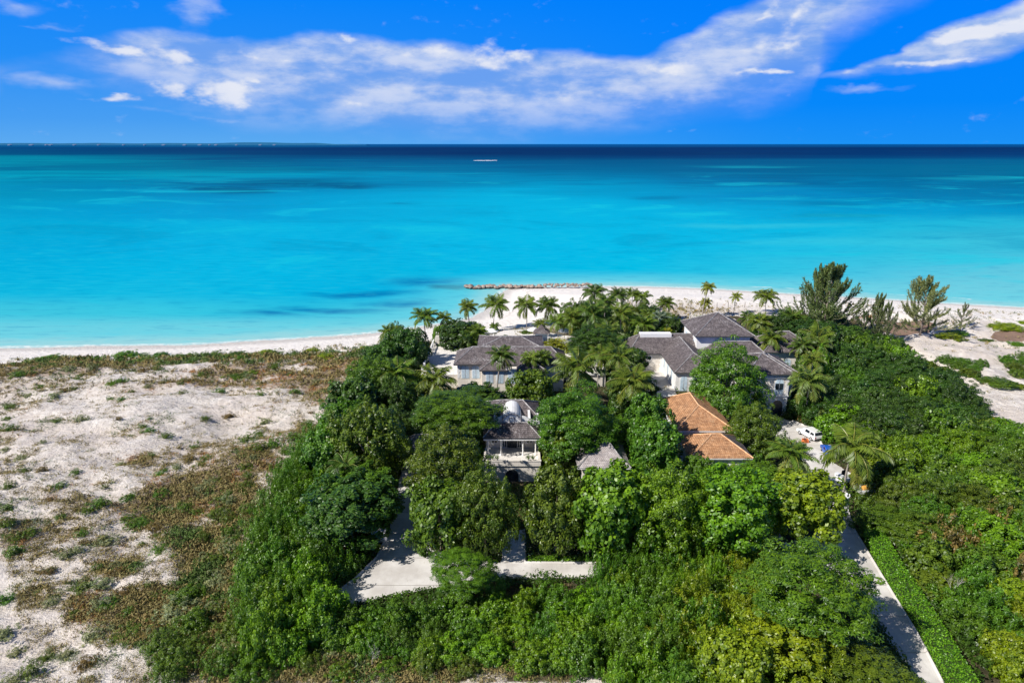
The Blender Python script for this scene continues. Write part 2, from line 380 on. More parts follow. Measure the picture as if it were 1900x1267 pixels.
def f_ground(n_, b):
    p = pos(n_); lit = n_.attr('litter'); soil = n_.attr('soil'); d = n_.attr('shore')
    big = n_.noise(p, .09, 4, .55); mid = n_.noise(p, .9, 6, .65); fine = n_.noise(p, 5.5, 4, .7)
    sand = n_.mix(n_.ss(mid, .3, .7), (.61, .54, .47), (.85, .785, .705))
    wind = n_.noise(n_.vec(n_.m('ADD', n_.xyz(p)[0], n_.m('MULTIPLY', n_.xyz(p)[1], .6)), n_.m('MULTIPLY', n_.xyz(p)[1], 3.2)), .55, 6, .7)
    sand = n_.mix(n_.m('MULTIPLY', n_.ss(wind, .52, .7), .45), sand, (.55, .48, .415))
    sand = n_.mix(n_.m('MULTIPLY', n_.ss(big, .42, .62), .6), sand, (.68, .59, .51))
    # wind-blown twigs and dead leaves speckle the upper beach
    speck = n_.m('MULTIPLY', n_.ss(n_.noise(p, 2.6, 6, .75), .60, .68), n_.ss(n_.m('ADD', n_.noise(p, .22, 4, .6), n_.m('MULTIPLY', lit, .4)), .48, .66))
    sand = n_.mix(n_.m('MULTIPLY', speck, n_.m('MULTIPLY', n_.ss(d, 12, 26), .65)), sand, (.30, .215, .155))
    litc = n_.mix(n_.ss(mid, .35, .65), (.22, .145, .085), (.42, .32, .235))
    c = n_.mix(n_.ss(n_.m('ADD', lit, n_.m('MULTIPLY', n_.m('SUBTRACT', mid, .5), 1.3)), .46, 1.0), sand, litc)
    soilc = n_.mix(n_.ss(mid, .35, .65), (.06, .055, .03), (.15, .12, .07))
    c = n_.mix(n_.ss(n_.m('ADD', soil, n_.m('MULTIPLY', n_.m('SUBTRACT', fine, .5), .6)), .35, .65), c, soilc)
    beach = n_.mix(n_.ss(mid, .3, .7), (.86, .79, .70), (.93, .87, .79))
    c = n_.mix(n_.ss(n_.m('SUBTRACT', d, n_.m('MULTIPLY', n_.ss(n_.xyz(p)[0], -5, 20), 14.0)), 22, 10), c, beach)
    wn_ = n_.m('ADD', d, n_.m('MULTIPLY', n_.m('SUBTRACT', n_.noise(p, .3, 4, .6), .5), 2.4))
    c = n_.mix(n_.m('MULTIPLY', n_.ss(wn_, 4.2, 1.2), .8), c, (.56, .52, .47))          # wet sand at the water
    wr = n_.m('ABSOLUTE', n_.m('SUBTRACT', wn_, 7.0)); c = n_.mix(n_.m('MULTIPLY', n_.ss(wr, .55, .1), n_.ss(n_.noise(p, 1.5, 4, .7), .5, .66)), c, (.30, .22, .14))   # line of dry weed
    mulch = n_.m('MAXIMUM', n_.attr('mulch'), 0)
    c = n_.mix(n_.ss(n_.m('ADD', mulch, n_.m('MULTIPLY', n_.m('SUBTRACT', mid, .5), .6)), .4, .6), c, (.26, .175, .13))
    bump(n_, b, n_.m('ADD', n_.m('ADD', n_.noise(p, 1.2, 6, .7), n_.m('MULTIPLY', wind, .8)), n_.m('MULTIPLY', fine, .25)), .42, .85)
    return c
M_GROUND = mat('sand_and_soil', f_ground, .95, .1)


def f_sea(n_, b):
    p = pos(n_); x, y, z = n_.xyz(p); d = n_.attr('shore')
    L = n_.m('LOGARITHM', n_.m('MAXIMUM', y, 20.0), 10.0); u = n_.m('DIVIDE', x, n_.m('MAXIMUM', y, 20.0))
    q = n_.vec(n_.m('MULTIPLY', u, 2.2), n_.m('MULTIPLY', L, 5.0))
    wn = n_.noise(q, 1.5, 5, .55, col=True); wx, wy, wz = n_.xyz(wn)
    L1 = n_.m('ADD', L, n_.m('MULTIPLY', n_.m('SUBTRACT', wx, .5), .13)); u1 = n_.m('ADD', u, n_.m('MULTIPLY', n_.m('SUBTRACT', wy, .5), .30))
    c = n_.new('ShaderNodeAttribute', attribute_name='bed').outputs['Color']
    def pat(px, py, rx, ry, rot=0):
        a, e = G(px, py, 0); a0, e0 = G(px + rx, py, 0); _, e1 = G(px, py - ry, 0); _, e2 = G(px, py + ry, 0)
        return n_.blob(u1, n_.m('ADD', L, n_.m('MULTIPLY', n_.m('SUBTRACT', wx, .5), .07)), a / e, math.log10(e), abs(a0 / e0 - a / e), (math.log10(e1) - math.log10(e2)) / 2, rot)
    fn_ = n_.noise(n_.vec(n_.m('MULTIPLY', u, 9), n_.m('MULTIPLY', L, 22)), 2.2, 6, .65)
    def lay(c, ps, colr, k, lo=.1, hi=.6):
        o = pat(*ps[0])
        for a in ps[1:]: o = n_.m('MAXIMUM', o, pat(*a))
        o = n_.m('ADD', o, n_.m('MULTIPLY', n_.m('SUBTRACT', fn_, .5), .5))
        return n_.mix(n_.m('MULTIPLY', n_.ss(o, lo, hi), k), c, colr)
    c = lay(c, [(510, 341, 240, 13, 0), (390, 352, 120, 10), (640, 346, 120, 7)], lin(0, 92, 138), .9, .1, .8)
    c = lay(c, [(1270, 366, 90, 8), (1560, 378, 120, 8), (780, 381, 60, 4)], lin(0, 118, 166), .6, .1, .9)
    c = lay(c, [(1830, 331, 160, 6), (1350, 310, 180, 4), (1540, 400, 160, 8)], lin(20, 160, 186), .6, .2, .8)
    c = lay(c, [(1650, 450, 420, 14, 0), (1800, 480, 300, 14), (1420, 420, 220, 8)], lin(60, 200, 222), .5, .1, .9)
    c = lay(c, [(520, 583, 120, 9, 0), (640, 573, 150, 9), (745, 562, 90, 10), (820, 525, 110, 14), (700, 545, 160, 8)], lin(0, 124, 182), .95, .0, 1.0)
    c = lay(c, [(870, 537, 60, 8, 0)], lin(4, 90, 130), .8, .1, .8)
    # broken bands of reef and sand bottom farther out, soft mottling nearer
    m1 = n_.noise(n_.vec(n_.m('MULTIPLY', u, 3.2), n_.m('MULTIPLY', L, 26)), 1.5, 7, .6, 1.2); m2 = n_.noise(n_.vec(n_.m('MULTIPLY', u, 3.0), n_.m('MULTIPLY', L, 9), 4.0), 1.8, 7, .62, .8)
    far_ = n_.m('MULTIPLY', n_.ss(L, 2.62, 2.9), n_.ss(L, 3.34, 3.2))
    c = n_.mix(n_.m('MULTIPLY', n_.ss(m1, .50, .62), n_.m('MULTIPLY', far_, .35)), c, lin(0, 92, 138))
    c = n_.mix(n_.m('MULTIPLY', n_.ss(m1, .48, .36), n_.m('MULTIPLY', far_, n_.m('MULTIPLY', n_.ss(u, .35, -.5), .35))), c, lin(0, 158, 184))
    c = n_.mix(n_.m('MULTIPLY', n_.ss(m2, .50, .68), n_.m('MULTIPLY', n_.ss(L, 2.22, 2.42), n_.m('MULTIPLY', n_.ss(L, 3.0, 2.8), .40))), c, lin(0, 146, 190))
    c = n_.mix(n_.m('MULTIPLY', n_.ss(m2, .46, .30), n_.m('MULTIPLY', n_.ss(L, 3.0, 2.8), .5)), c, lin(26, 204, 226))
    # shallows: the sand shows through beside the shore
    dn = n_.m('ADD', d, n_.m('MULTIPLY', n_.m('SUBTRACT', n_.noise(p, .12, 4, .6), .5), 5.0))
    c = n_.mix(n_.ss(dn, -26, -5), c, n_.mix(.5, c, lin(120, 214, 228)))
    c = n_.mix(n_.ss(dn, -9, -1.5), c, lin(162, 216, 222))
    c = n_.mix(n_.m('MULTIPLY', n_.ss(n_.m('ADD', d, n_.m('MULTIPLY', n_.m('SUBTRACT', n_.noise(p, .35, 4, .6), .5), 2.0)), -1.6, -.5), n_.m('ADD', .35, n_.m('MULTIPLY', n_.ss(n_.noise(p, .9, 4, .7), .4, .6), .65))), c, lin(245, 246, 246))
    fo = n_.m('ABSOLUTE', n_.m('ADD', n_.m('ADD', d, n_.m('MULTIPLY', n_.m('SUBTRACT', n_.noise(p, .15, 3, .6), .5), 5.0)), 6.5))
    c = n_.mix(n_.m('MULTIPLY', n_.m('MULTIPLY', n_.ss(fo, .7, .1), n_.ss(n_.noise(p, .12, 4, .7), .5, .62)), n_.m('MULTIPLY', n_.ss(u, .1, .4), .8)), c, lin(225, 235, 238))
    # wind streaks: broad light and dark bands on the open water
    st = n_.noise(n_.vec(n_.m('MULTIPLY', u, 5), n_.m('MULTIPLY', L, 60)), 1.6, 5, .7)
    c = n_.mix(n_.m('MULTIPLY', n_.ss(st, .50, .75), n_.m('MULTIPLY', n_.ss(L, 2.5, 3.1), .30)), c, n_.mix(.5, c, lin(30, 140, 180)))
    rip = n_.noise(n_.vec(n_.m('MULTIPLY', x, .25), y), .55, 5, .65)
    c = n_.mix(n_.m('MULTIPLY', n_.ss(rip, .45, .75), n_.m('MULTIPLY', n_.ss(L, 2.9, 2.2), .32)), c, lin(60, 205, 228))
    c = n_.mix(n_.m('MULTIPLY', n_.ss(rip, .50, .30), n_.m('MULTIPLY', n_.ss(L, 3.0, 2.2), .34)), c, lin(0, 144, 194))
    bump(n_, b, rip, .15, .35)
    return n_.mix(1.0, c, (.74, .79, .735), 'MULTIPLY')
def f_sea2(n_, b):
    c = f_sea(n_, b); df = n_.new('ShaderNodeBsdfDiffuse'); n_.link(c, df.inputs[0]); gl = n_.new('ShaderNodeBsdfGlossy'); gl.inputs['Roughness'].default_value = .25
    ln = b.inputs['Normal'].links
    if ln: n_.link(ln[0].from_socket, df.inputs['Normal']); n_.link(ln[0].from_socket, gl.inputs['Normal'])
    ms = n_.new('ShaderNodeMixShader'); ms.inputs[0].default_value = .025; n_.link(df.outputs[0], ms.inputs[1]); n_.link(gl.outputs[0], ms.inputs[2])
    out = [q for q in n_.nt.nodes if q.type == 'OUTPUT_MATERIAL'][0]; n_.link(ms.outputs[0], out.inputs[0])
M_SEA = mat('sea_water', f_sea2, .35, .02)


def f_leaf(n_, b):
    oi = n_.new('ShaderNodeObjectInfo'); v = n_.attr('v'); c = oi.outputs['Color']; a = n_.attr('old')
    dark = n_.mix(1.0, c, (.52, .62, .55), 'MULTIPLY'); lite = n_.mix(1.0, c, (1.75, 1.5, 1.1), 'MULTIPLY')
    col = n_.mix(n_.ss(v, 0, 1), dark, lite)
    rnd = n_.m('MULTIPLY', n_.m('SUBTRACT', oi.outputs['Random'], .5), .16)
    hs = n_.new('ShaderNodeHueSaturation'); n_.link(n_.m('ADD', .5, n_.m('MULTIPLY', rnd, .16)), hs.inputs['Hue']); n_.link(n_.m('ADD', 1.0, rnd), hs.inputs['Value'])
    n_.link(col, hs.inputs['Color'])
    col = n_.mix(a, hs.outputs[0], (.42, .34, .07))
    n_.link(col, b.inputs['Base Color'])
    t = n_.new('ShaderNodeBsdfTranslucent'); n_.link(n_.mix(1.0, col, (1.3, 1.5, .7), 'MULTIPLY'), t.inputs[0])
    ms = n_.new('ShaderNodeMixShader'); ms.inputs[0].default_value = .28
    n_.link(b.outputs[0], ms.inputs[1]); n_.link(t.outputs[0], ms.inputs[2])
    out = [q for q in n_.nt.nodes if q.type == 'OUTPUT_MATERIAL'][0]; n_.link(ms.outputs[0], out.inputs[0])
M_LEAF = mat('foliage', f_leaf, .42, .5)
M_BARK = mat('bark', lambda n_, b: n_.mix(n_.ss(n_.noise(objco(n_), 5, 5, .6), .35, .65), (.16, .13, .10), (.34, .29, .24)), .9)


def f_dry(n_, b):
    t = n_.attr('v'); return n_.ramp(t, [(0, (.42, .20, .06)), (.25, (.36, .22, .09)), (.45, (.29, .24, .095)), (.62, (.14, .165, .05)), (.8, (.08, .15, .03)), (1, (.26, .29, .20))])
M_DRY = mat('dune_plants', f_dry, .8, .15)


def shingle(name, a, bcol, c, wear):
    def fn(n_, b):
        p = pos(n_); x, y, z = n_.xyz(p); g = n_.new('ShaderNodeNewGeometry'); nx, ny, nz = n_.xyz(g.outputs['True Normal'])
        side = n_.m('GREATER_THAN', n_.m('ABSOLUTE', nx), n_.m('ABSOLUTE', ny))
        al = n_.m('ADD', n_.m('MULTIPLY', x, n_.m('SUBTRACT', 1.0, side)), n_.m('MULTIPLY', y, side))
        br = n_.new('ShaderNodeTexBrick'); n_.link(n_.vec(al, n_.m('MULTIPLY', z, 1.9)), br.inputs['Vector'])
        br.inputs['Scale'].default_value = 1; br.inputs['Brick Width'].default_value = .19; br.inputs['Row Height'].default_value = .17; br.inputs['Mortar Size'].default_value = .012
        br.inputs['Color1'].default_value = tuple(a) + (1,); br.inputs['Color2'].default_value = tuple(bcol) + (1,); br.inputs['Mortar'].default_value = tuple(v * .35 for v in a) + (1,)
        br.inputs['Bias'].default_value = 0
        q = n_.vec(n_.m('MULTIPLY', al, 1.0), n_.m('MULTIPLY', z, 2.2))
        sp = n_.noise(q, 4.5, 4, .8); pat_ = n_.noise(p, .55, 4, .6)
        col = n_.mix(n_.ss(n_.noise(q, 1.7, 4, .6), .3, .7), n_.mix(1.0, br.outputs[0], (.72, .70, .72), 'MULTIPLY'), n_.mix(1.0, br.outputs[0], (1.25, 1.22, 1.2), 'MULTIPLY'))
        col = n_.mix(n_.m('MULTIPLY', n_.ss(n_.m('ADD', sp, n_.m('MULTIPLY', n_.m('SUBTRACT', pat_, .5), .5)), .56, .66), wear), col, c)
        bump(n_, b, n_.m('ADD', br.outputs[1], sp), .04, .7)
        return col
    return mat(name, fn, .85, .15)
M_GREY = shingle('grey_shingle', (.115, .10, .10), (.19, .165, .165), (.44, .41, .41), .7)
M_ORANGE = shingle('cedar_shingle', (.42, .215, .105), (.55, .31, .165), (.66, .44, .27), .5)
M_SLATE = shingle('blue_shingle', (.17, .18, .20), (.24, .26, .30), (.40, .42, .45), .4)
M_PALE = shingle('weathered_shingle', (.38, .34, .33), (.50, .46, .45), (.66, .63, .62), .6)


def f_stone(a, c):
    def fn(n_, b):
        p = pos(n_); x, y, z = n_.xyz(p)
        br = n_.new('ShaderNodeTexBrick'); n_.link(n_.vec(n_.m('ADD', x, y), z), br.inputs['Vector']); br.inputs['Scale'].default_value = 1
        br.inputs['Brick Width'].default_value = .8; br.inputs['Row Height'].default_value = .38; br.inputs['Mortar Size'].default_value = .012
        br.inputs['Color1'].default_value = a + (1,); br.inputs['Color2'].default_value = c + (1,); br.inputs['Mortar'].default_value = tuple(v * .75 for v in a) + (1,)
        s_ = n_.noise(n_.vec(n_.m('MULTIPLY', n_.m('ADD', x, y), 2.2), n_.m('MULTIPLY', z, .5)), 1.1, 5, .6)
        return n_.mix(n_.m('MULTIPLY', n_.ss(s_, .5, .75), .4), br.outputs[0], tuple(v * .62 for v in a))
    return fn
M_STONE = mat('coral_stone', f_stone((.70, .645, .565), (.78, .725, .65)), .85)
M_WHITE = mat('white_render', lambda n_, b: n_.mix(n_.ss(n_.noise(pos(n_), .8, 6, .65), .45, .8), (.80, .785, .76), (.62, .60, .56)), .8)
M_TRIM = mat('white_trim', lambda n_, b: n_.mix(n_.ss(n_.noise(pos(n_), 2.5, 4, .6), .4, .8), (.80, .79, .77), (.66, .64, .61)), .6)
M_CAP = mat('ridge_lead', lambda n_, b: n_.mix(n_.ss(n_.noise(pos(n_), 3, 4, .6), .35, .7), (.20, .185, .185), (.44, .42, .41)), .7)
M_CAPO = mat('ridge_cedar', lambda n_, b: n_.mix(n_.ss(n_.noise(pos(n_), 3, 4, .6), .35, .7), (.62, .34, .17), (.80, .52, .30)), .7)
M_BLUE = mat('pale_blue_paint', lambda n_, b: n_.mix(n_.ss(n_.noise(pos(n_), 3, 3, .6), .4, .7), (.52, .66, .76), (.62, .74, .82)), .5)
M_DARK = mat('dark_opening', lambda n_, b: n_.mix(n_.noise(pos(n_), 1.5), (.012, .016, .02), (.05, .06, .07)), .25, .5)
M_FASC = mat('dark_fascia', lambda n_, b: n_.mix(n_.noise(pos(n_), 2), (.05, .05, .055), (.10, .10, .10)), .6)
def f_pave(n_, b):
    p = pos(n_); s_ = n_.noise(p, .5, 6, .65); t = n_.noise(p, 4, 4, .7)
    x, y, z = n_.xyz(p); jt = n_.m('LESS_THAN', n_.m('ABSOLUTE', n_.m('SUBTRACT', n_.m('FRACT', n_.m('DIVIDE', y, 3.6)), .5)), .012); c = n_.mix(n_.ss(s_, .35, .7), (.54, .505, .465), (.72, .69, .65)); c = n_.mix(n_.m('MULTIPLY', jt, .6), c, (.22, .20, .17)); c = n_.mix(n_.m('MULTIPLY', n_.ss(n_.noise(n_.vec(n_.m('MULTIPLY', x, 2.0), n_.m('MULTIPLY', y, .22)), .9, 4, .6), .52, .72), .35), c, (.40, .375, .35)); c = n_.mix(n_.m('MULTIPLY', n_.ss(t, .58, .7), .45), c, (.36, .32, .27)); c = n_.mix(n_.m('MULTIPLY', n_.ss(n_.noise(p, 7, 3, .7), .66, .70), n_.ss(n_.noise(p, .35, 4, .6), .45, .6)), c, (.20, .13, .07)); bump(n_, b, t, .02, .3); return c
M_PAVE = mat('pale_concrete', f_pave, .85)
def f_flag(n_, b):
    p = pos(n_); br = n_.new('ShaderNodeTexBrick'); n_.link(p, br.inputs['Vector']); br.inputs['Scale'].default_value = 1
    br.inputs['Brick Width'].default_value = .9; br.inputs['Row Height'].default_value = .6; br.inputs['Mortar Size'].default_value = .015
    br.inputs['Color1'].default_value = (.72, .68, .62, 1); br.inputs['Color2'].default_value = (.80, .76, .71, 1); br.inputs['Mortar'].default_value = (.42, .38, .34, 1)
    return n_.mix(n_.m('MULTIPLY', n_.ss(n_.noise(p, 1.4, 5, .65), .5, .75), .35), br.outputs[0], (.48, .44, .39))
M_FLAG = mat('stone_flags', f_flag, .8)
def f_rock(n_, b):
    p = objco(n_); r = n_.new('ShaderNodeObjectInfo').outputs['Random']; s_ = n_.noise(pos(n_), 1.6, 5, .65)
    c = n_.mix(n_.ss(s_, .3, .7), (.13, .095, .075), (.50, .38, .30)); z = n_.xyz(pos(n_))[2]
    bump(n_, b, s_, .1, .6); return n_.mix(n_.ss(z, .55, .2), n_.mix(n_.m('MULTIPLY', r, .5), c, (.40, .33, .28)), (.07, .055, .045))
M_ROCK = mat('groyne_rock', f_rock, .9)
def paint(name, c, rough=.25, spec=.5): return mat(name, lambda n_, b: n_.mix(n_.m('MULTIPLY', n_.ss(n_.noise(objco(n_), 4, 3, .6), .45, .8), .3), c, tuple(v * .75 + .04 for v in c)), rough, spec)
M_CARW = paint('white_car_paint', (.80, .80, .79)); M_CARB = paint('blue_car_paint', (.01, .10, .48)); M_GLASS = paint('car_glass', (.02, .03, .04), .08)
M_RUBB = paint('rubber', (.02, .02, .02), .8, .2); M_RIM = paint('wheel_rim', (.45, .45, .46), .3); M_LAMP = paint('lamp_glass', (.75, .74, .70), .1); M_RED = paint('tail_lamp', (.4, .02, .02), .15)
M_ORG = paint('orange_plastic', (.85, .20, .04), .5); M_YEL = paint('yellow_plastic', (.62, .32, .06), .6); M_CLOTH = paint('white_canvas', (.82, .81, .79), .9, .1)
M_BLACK = paint('black_fabric', (.02, .02, .025), .8, .1); M_MARB = paint('white_marble', (.84, .83, .81), .5); M_WOOD = paint('grey_wood', (.28, .24, .20), .8, .2)
M_TEAL = paint('light_blue_plastic', (.35, .70, .80), .4); M_FOAM = mat('surf_foam', lambda n_, b: n_.mix(n_.noise(pos(n_), .2), (.80, .85, .88), (.92, .93, .94)), .7)
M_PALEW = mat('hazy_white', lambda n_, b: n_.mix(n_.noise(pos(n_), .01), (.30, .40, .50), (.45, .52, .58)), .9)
M_ISLE = mat('far_scrub_haze', lambda n_, b: n_.mix(n_.noise(pos(n_), .004, 5, .6), (.03, .17, .30), (.05, .24, .38)), .9, 0.0)  # island scrub colour with bluish distance haze painted in

# ------------------------------------------------------------------ ground and sea
def axis(lo, hi, step, flo, fhi):
    a = [lo]; c = list(np.arange(lo, hi + step, step)); s_ = step; v = c[-1]
    while v < fhi: s_ *= 1.25; v += s_; c.append(min(v, fhi))
    s_ = step; v = lo; pre = []
    while v > flo: s_ *= 1.25; v -= s_; pre.append(max(v, flo))
    return np.array(pre[::-1] + c)
gx = axis(-105, 130, .75, -2500, 2500); gy = axis(20, 182, .75, -2500, 215)
XX, YY = np.meshgrid(gx, gy); ZZ = ground_h(XX, YY); DD = shore_dist(XX, YY); lit, _ = dune_density(XX, YY)
soil = soil_mask(XX, YY).astype(float)
for pts in ROADW.values(): pass
MUL = [(1685, 613, 48, 13), (1885, 622, 45, 10), (1640, 600, 20, 5), (1600, 888, 26, 22), (1545, 780, 30, 10)]
pxx, pyy = proj(XX, YY, ZG); mul = np.zeros(XX.shape)
for cx, cy, rx, ry in MUL: mul = np.maximum(mul, (((pxx - cx) / rx) ** 2 + ((pyy - cy) / ry) ** 2 < 1).astype(float))
W_, H_ = len(gx), len(gy); idx = np.arange(W_ * H_).reshape(H_, W_)
Q = np.stack([idx[:-1, :-1], idx[:-1, 1:], idx[1:, 1:], idx[1:, :-1]], -1).reshape(-1, 4)
g = link('ground', mesh('ground', np.stack([XX, YY, ZZ], -1), Q, M_GROUND, {'litter': lit.ravel(), 'soil': soil.ravel(), 'shore': DD.ravel(), 'mulch': mul.ravel()}, smooth=True))
tag(g, 'pale sand dunes and dark garden soil behind the beach', 'ground', kind='structure')

BED_PX = [-400, 0, 240, 480, 720, 960, 1200, 1440, 1680, 1900, 2300]
BED = {268.3: [(0, 100, 168)] * 4 + [(0, 92, 165)] * 7, 272: [(0, 84, 140)] * 4 + [(0, 74, 138)] * 7,
 275: [(0, 72, 126), (0, 70, 125), (0, 60, 116), (0, 52, 108)] + [(0, 46, 102)] * 7,
 285: [(0, 90, 135), (0, 84, 130), (0, 72, 122), (0, 60, 112), (0, 50, 104), (0, 46, 100), (0, 48, 102), (0, 50, 106), (0, 52, 110), (0, 54, 112), (0, 54, 112)],
 291: [(0, 130, 160), (0, 130, 160), (0, 100, 142), (0, 75, 125), (0, 72, 124), (0, 66, 118), (0, 60, 115), (0, 60, 115), (0, 64, 118), (0, 68, 124), (0, 68, 124)],
 300: [(0, 140, 170), (0, 140, 170), (0, 120, 155), (0, 92, 138), (0, 94, 144), (0, 92, 144), (0, 88, 138), (0, 88, 138), (0, 94, 142), (0, 98, 144), (0, 98, 144)],
 312: [(0, 112, 152), (0, 112, 152), (0, 118, 156), (0, 108, 150), (0, 108, 156), (0, 102, 152), (0, 98, 147), (0, 98, 147), (0, 104, 148), (0, 108, 148), (0, 108, 148)],
 325: [(0, 146, 178), (0, 150, 182), (0, 155, 186), (0, 152, 190), (0, 140, 186), (0, 120, 168), (0, 108, 158), (0, 104, 152), (0, 104, 150), (0, 110, 152), (0, 110, 152)],
 340: [(0, 148, 182), (0, 150, 186), (0, 135, 178), (0, 110, 160), (0, 130, 178), (0, 148, 194), (0, 122, 174), (0, 106, 157), (0, 108, 157), (0, 112, 158), (0, 112, 158)],
 360: [(0, 140, 180), (0, 145, 186), (0, 140, 188), (0, 138, 190), (0, 158, 206), (0, 172, 216), (0, 158, 205), (0, 138, 194), (0, 122, 174), (0, 118, 168), (0, 118, 168)],
 390: [(0, 152, 196), (0, 158, 202), (0, 158, 208), (0, 154, 208), (0, 164, 212), (0, 180, 222), (0, 178, 222), (0, 170, 216), (0, 155, 204), (0, 138, 188), (0, 134, 184)],
 420: [(0, 170, 212), (0, 168, 211), (0, 172, 216), (0, 177, 221), (0, 175, 219), (0, 182, 224), (0, 182, 224), (0, 182, 222), (30, 184, 216), (40, 178, 210), (40, 174, 206)],
 460: [(0, 170, 214), (0, 170, 216), (0, 175, 221), (0, 178, 222), (0, 176, 221), (0, 184, 226), (0, 186, 226), (30, 190, 224), (50, 190, 218), (60, 188, 214), (60, 188, 214)],
 500: [(0, 176, 218), (0, 176, 219), (0, 181, 223), (0, 182, 224), (0, 180, 221), (0, 184, 224), (0, 188, 224), (50, 194, 222), (80, 196, 222), (100, 200, 220), (100, 200, 220)],
 540: [(20, 184, 220), (10, 182, 220), (16, 185, 222), (0, 181, 222), (0, 176, 220), (60, 200, 224), (110, 208, 224), (110, 208, 224), (110, 208, 224), (116, 206, 222), (116, 206, 222)],
 580: [(70, 198, 220), (66, 197, 220), (60, 199, 222), (40, 188, 218), (66, 198, 222), (110, 208, 224)] + [(120, 210, 222)] * 5,
 610: [(110, 207, 222)] * 3 + [(116, 208, 222)] * 3 + [(130, 212, 222)] * 5, 650: [(140, 212, 222)] * 11}
def bed_colour(x, y):
    """colour of sea bed and depth at a place, eased between surveyed points with a ragged edge"""
    rows = sorted(BED, reverse=True); Ls = np.array([math.log10(G(950, r_, 0)[1]) for r_ in rows]); T = np.array([[lin(*c) for c in BED[r_]] for r_ in rows])
    us = np.array([(p - 950) / F * CP for p in BED_PX]); L = np.log10(np.maximum(y, 30)); u = x / np.maximum(y, 30)
    f_ = sstep(L, 2.1, 2.5)
    L2 = L + ((fbm(u * 2.5 + 9, L * 14, 5, 300) - .5) * .08 + (fbm(u * 9, L * 45, 4, 301) - .5) * .05) * f_; u2 = u + (fbm(u * 3, L * 9, 4, 302) - .5) * .35
    ri = np.clip(np.interp(L2, Ls, np.arange(len(Ls))), 0, len(Ls) - 1.001); ci = np.clip(np.interp(u2, us, np.arange(len(us))), 0, len(us) - 1.001)
    r0 = ri.astype(int); c0 = ci.astype(int); fr = sstep(ri - r0, 0, 1)[..., None]; fc = (ci - c0)[..., None]
    return (T[r0, c0] * (1 - fc) + T[r0, c0 + 1] * fc) * (1 - fr) + (T[r0 + 1, c0] * (1 - fc) + T[r0 + 1, c0 + 1] * fc) * fr
def grow(lo, hi, step, flo, fhi, g_):
    a = list(np.arange(lo, hi, step)); s_ = step
    while a[-1] < fhi: s_ *= g_; a.append(a[-1] + s_)
    s_ = step
    while a[0] > flo: s_ *= g_; a.insert(0, a[0] - s_)
    return np.array(a)
sx = grow(-120, 140, 1.5, -150000, 150000, 1.045); sy = grow(98, 180, 1.0, 97, 260000, 1.022)
XX, YY = np.meshgrid(sx, sy); W_, H_ = len(sx), len(sy); idx = np.arange(W_ * H_).reshape(H_, W_)
Q = np.stack([idx[:-1, :-1], idx[:-1, 1:], idx[1:, 1:], idx[1:, :-1]], -1).reshape(-1, 4)
sea = link('water', mesh('water', np.stack([XX, YY, 0 * XX], -1), Q, M_SEA, {'shore': shore_dist(XX, YY).ravel()}, smooth=True))
ca_ = sea.data.color_attributes.new('bed', 'FLOAT_COLOR', 'POINT'); ca_.data.foreach_set('color', np.concatenate([bed_colour(XX, YY).reshape(-1, 3), np.ones((XX.size, 1))], 1).astype(np.float32).ravel())
tag(sea, 'turquoise sea darkening to navy towards the horizon', 'sea', kind='structure')

from mathutils.geometry import tessellate_polygon
def sheet(name, poly, z, m_, label, cat, kerb=None):
    pr = random.Random(len(poly)); P2 = []
    for (ax, ay), (bx, by) in zip(poly, poly[1:] + poly[:1]):
        L = math.hypot(bx - ax, by - ay); k = max(1, int(L / .45))
        for i in range(k): j_ = .11 if i else 0; P2.append((ax + (bx - ax) * i / k + pr.uniform(-j_, j_), ay + (by - ay) * i / k + pr.uniform(-j_, j_)))
    V = [(x, y, z) for x, y in P2]; tri = tessellate_polygon([[Vector(v) for v in V]])
    me = mesh(name, V, [tuple(t) for t in tri], m_)
    bm = bmesh.new(); bm.from_mesh(me); bmesh.ops.recalc_face_normals(bm, faces=bm.faces)
    for f_ in bm.faces:
        if f_.normal.z < 0: f_.normal_flip()
    bm.to_mesh(me); bm.free()
    return tag(link(name, me), label, cat, kind='structure')
rz_ = ZG + .05
# flatten: roads sit 5 cm above the plateau with a low stone edging
sheet('front_drive', ROADW['front_drive'], ZG + .12, M_PAVE, 'pale concrete drive crossing in front of the row of trees', 'drive')
sheet('garden_path', ROADW['garden_path'], ZG + .124, M_FLAG, 'paved path leading between two clipped trees', 'path')
sheet('lane', ROADW['lane'], ZG + .12, M_PAVE, 'long pale concrete lane beside the clipped hedge', 'lane')
sheet('courtyard', ROADW['courtyard'], ZG + .12, M_PAVE, 'white courtyard paving beside the long white wall', 'courtyard')
sheet('beach_terrace', ROADW['beach_terrace'], ZG + .12, M_FLAG, 'stone terrace between the main house and the beach', 'terrace')
kb = MB()
def kerb_line(pts, z=ZG, w_=.12, h_=.2):
    for (ax, ay), (bx, by) in zip(pts[:-1], pts[1:]):
        kb.tube([(ax, ay, z + h_ - .06), (bx, by, z + h_ - .06)], w_, 4)
L_ = ROADW['lane']
kerb_line(L_[0:9]); kerb_line(L_[9:14]); fd = ROADW['front_drive']; kerb_line(fd[0:4]); kerb_line([G(973, 985), G(975, 1046), G(1110, 1047)])
tag(kb.build('kerb', M_PAVE), 'low pale kerb edging the lane and the front drive', 'kerb', kind='structure')

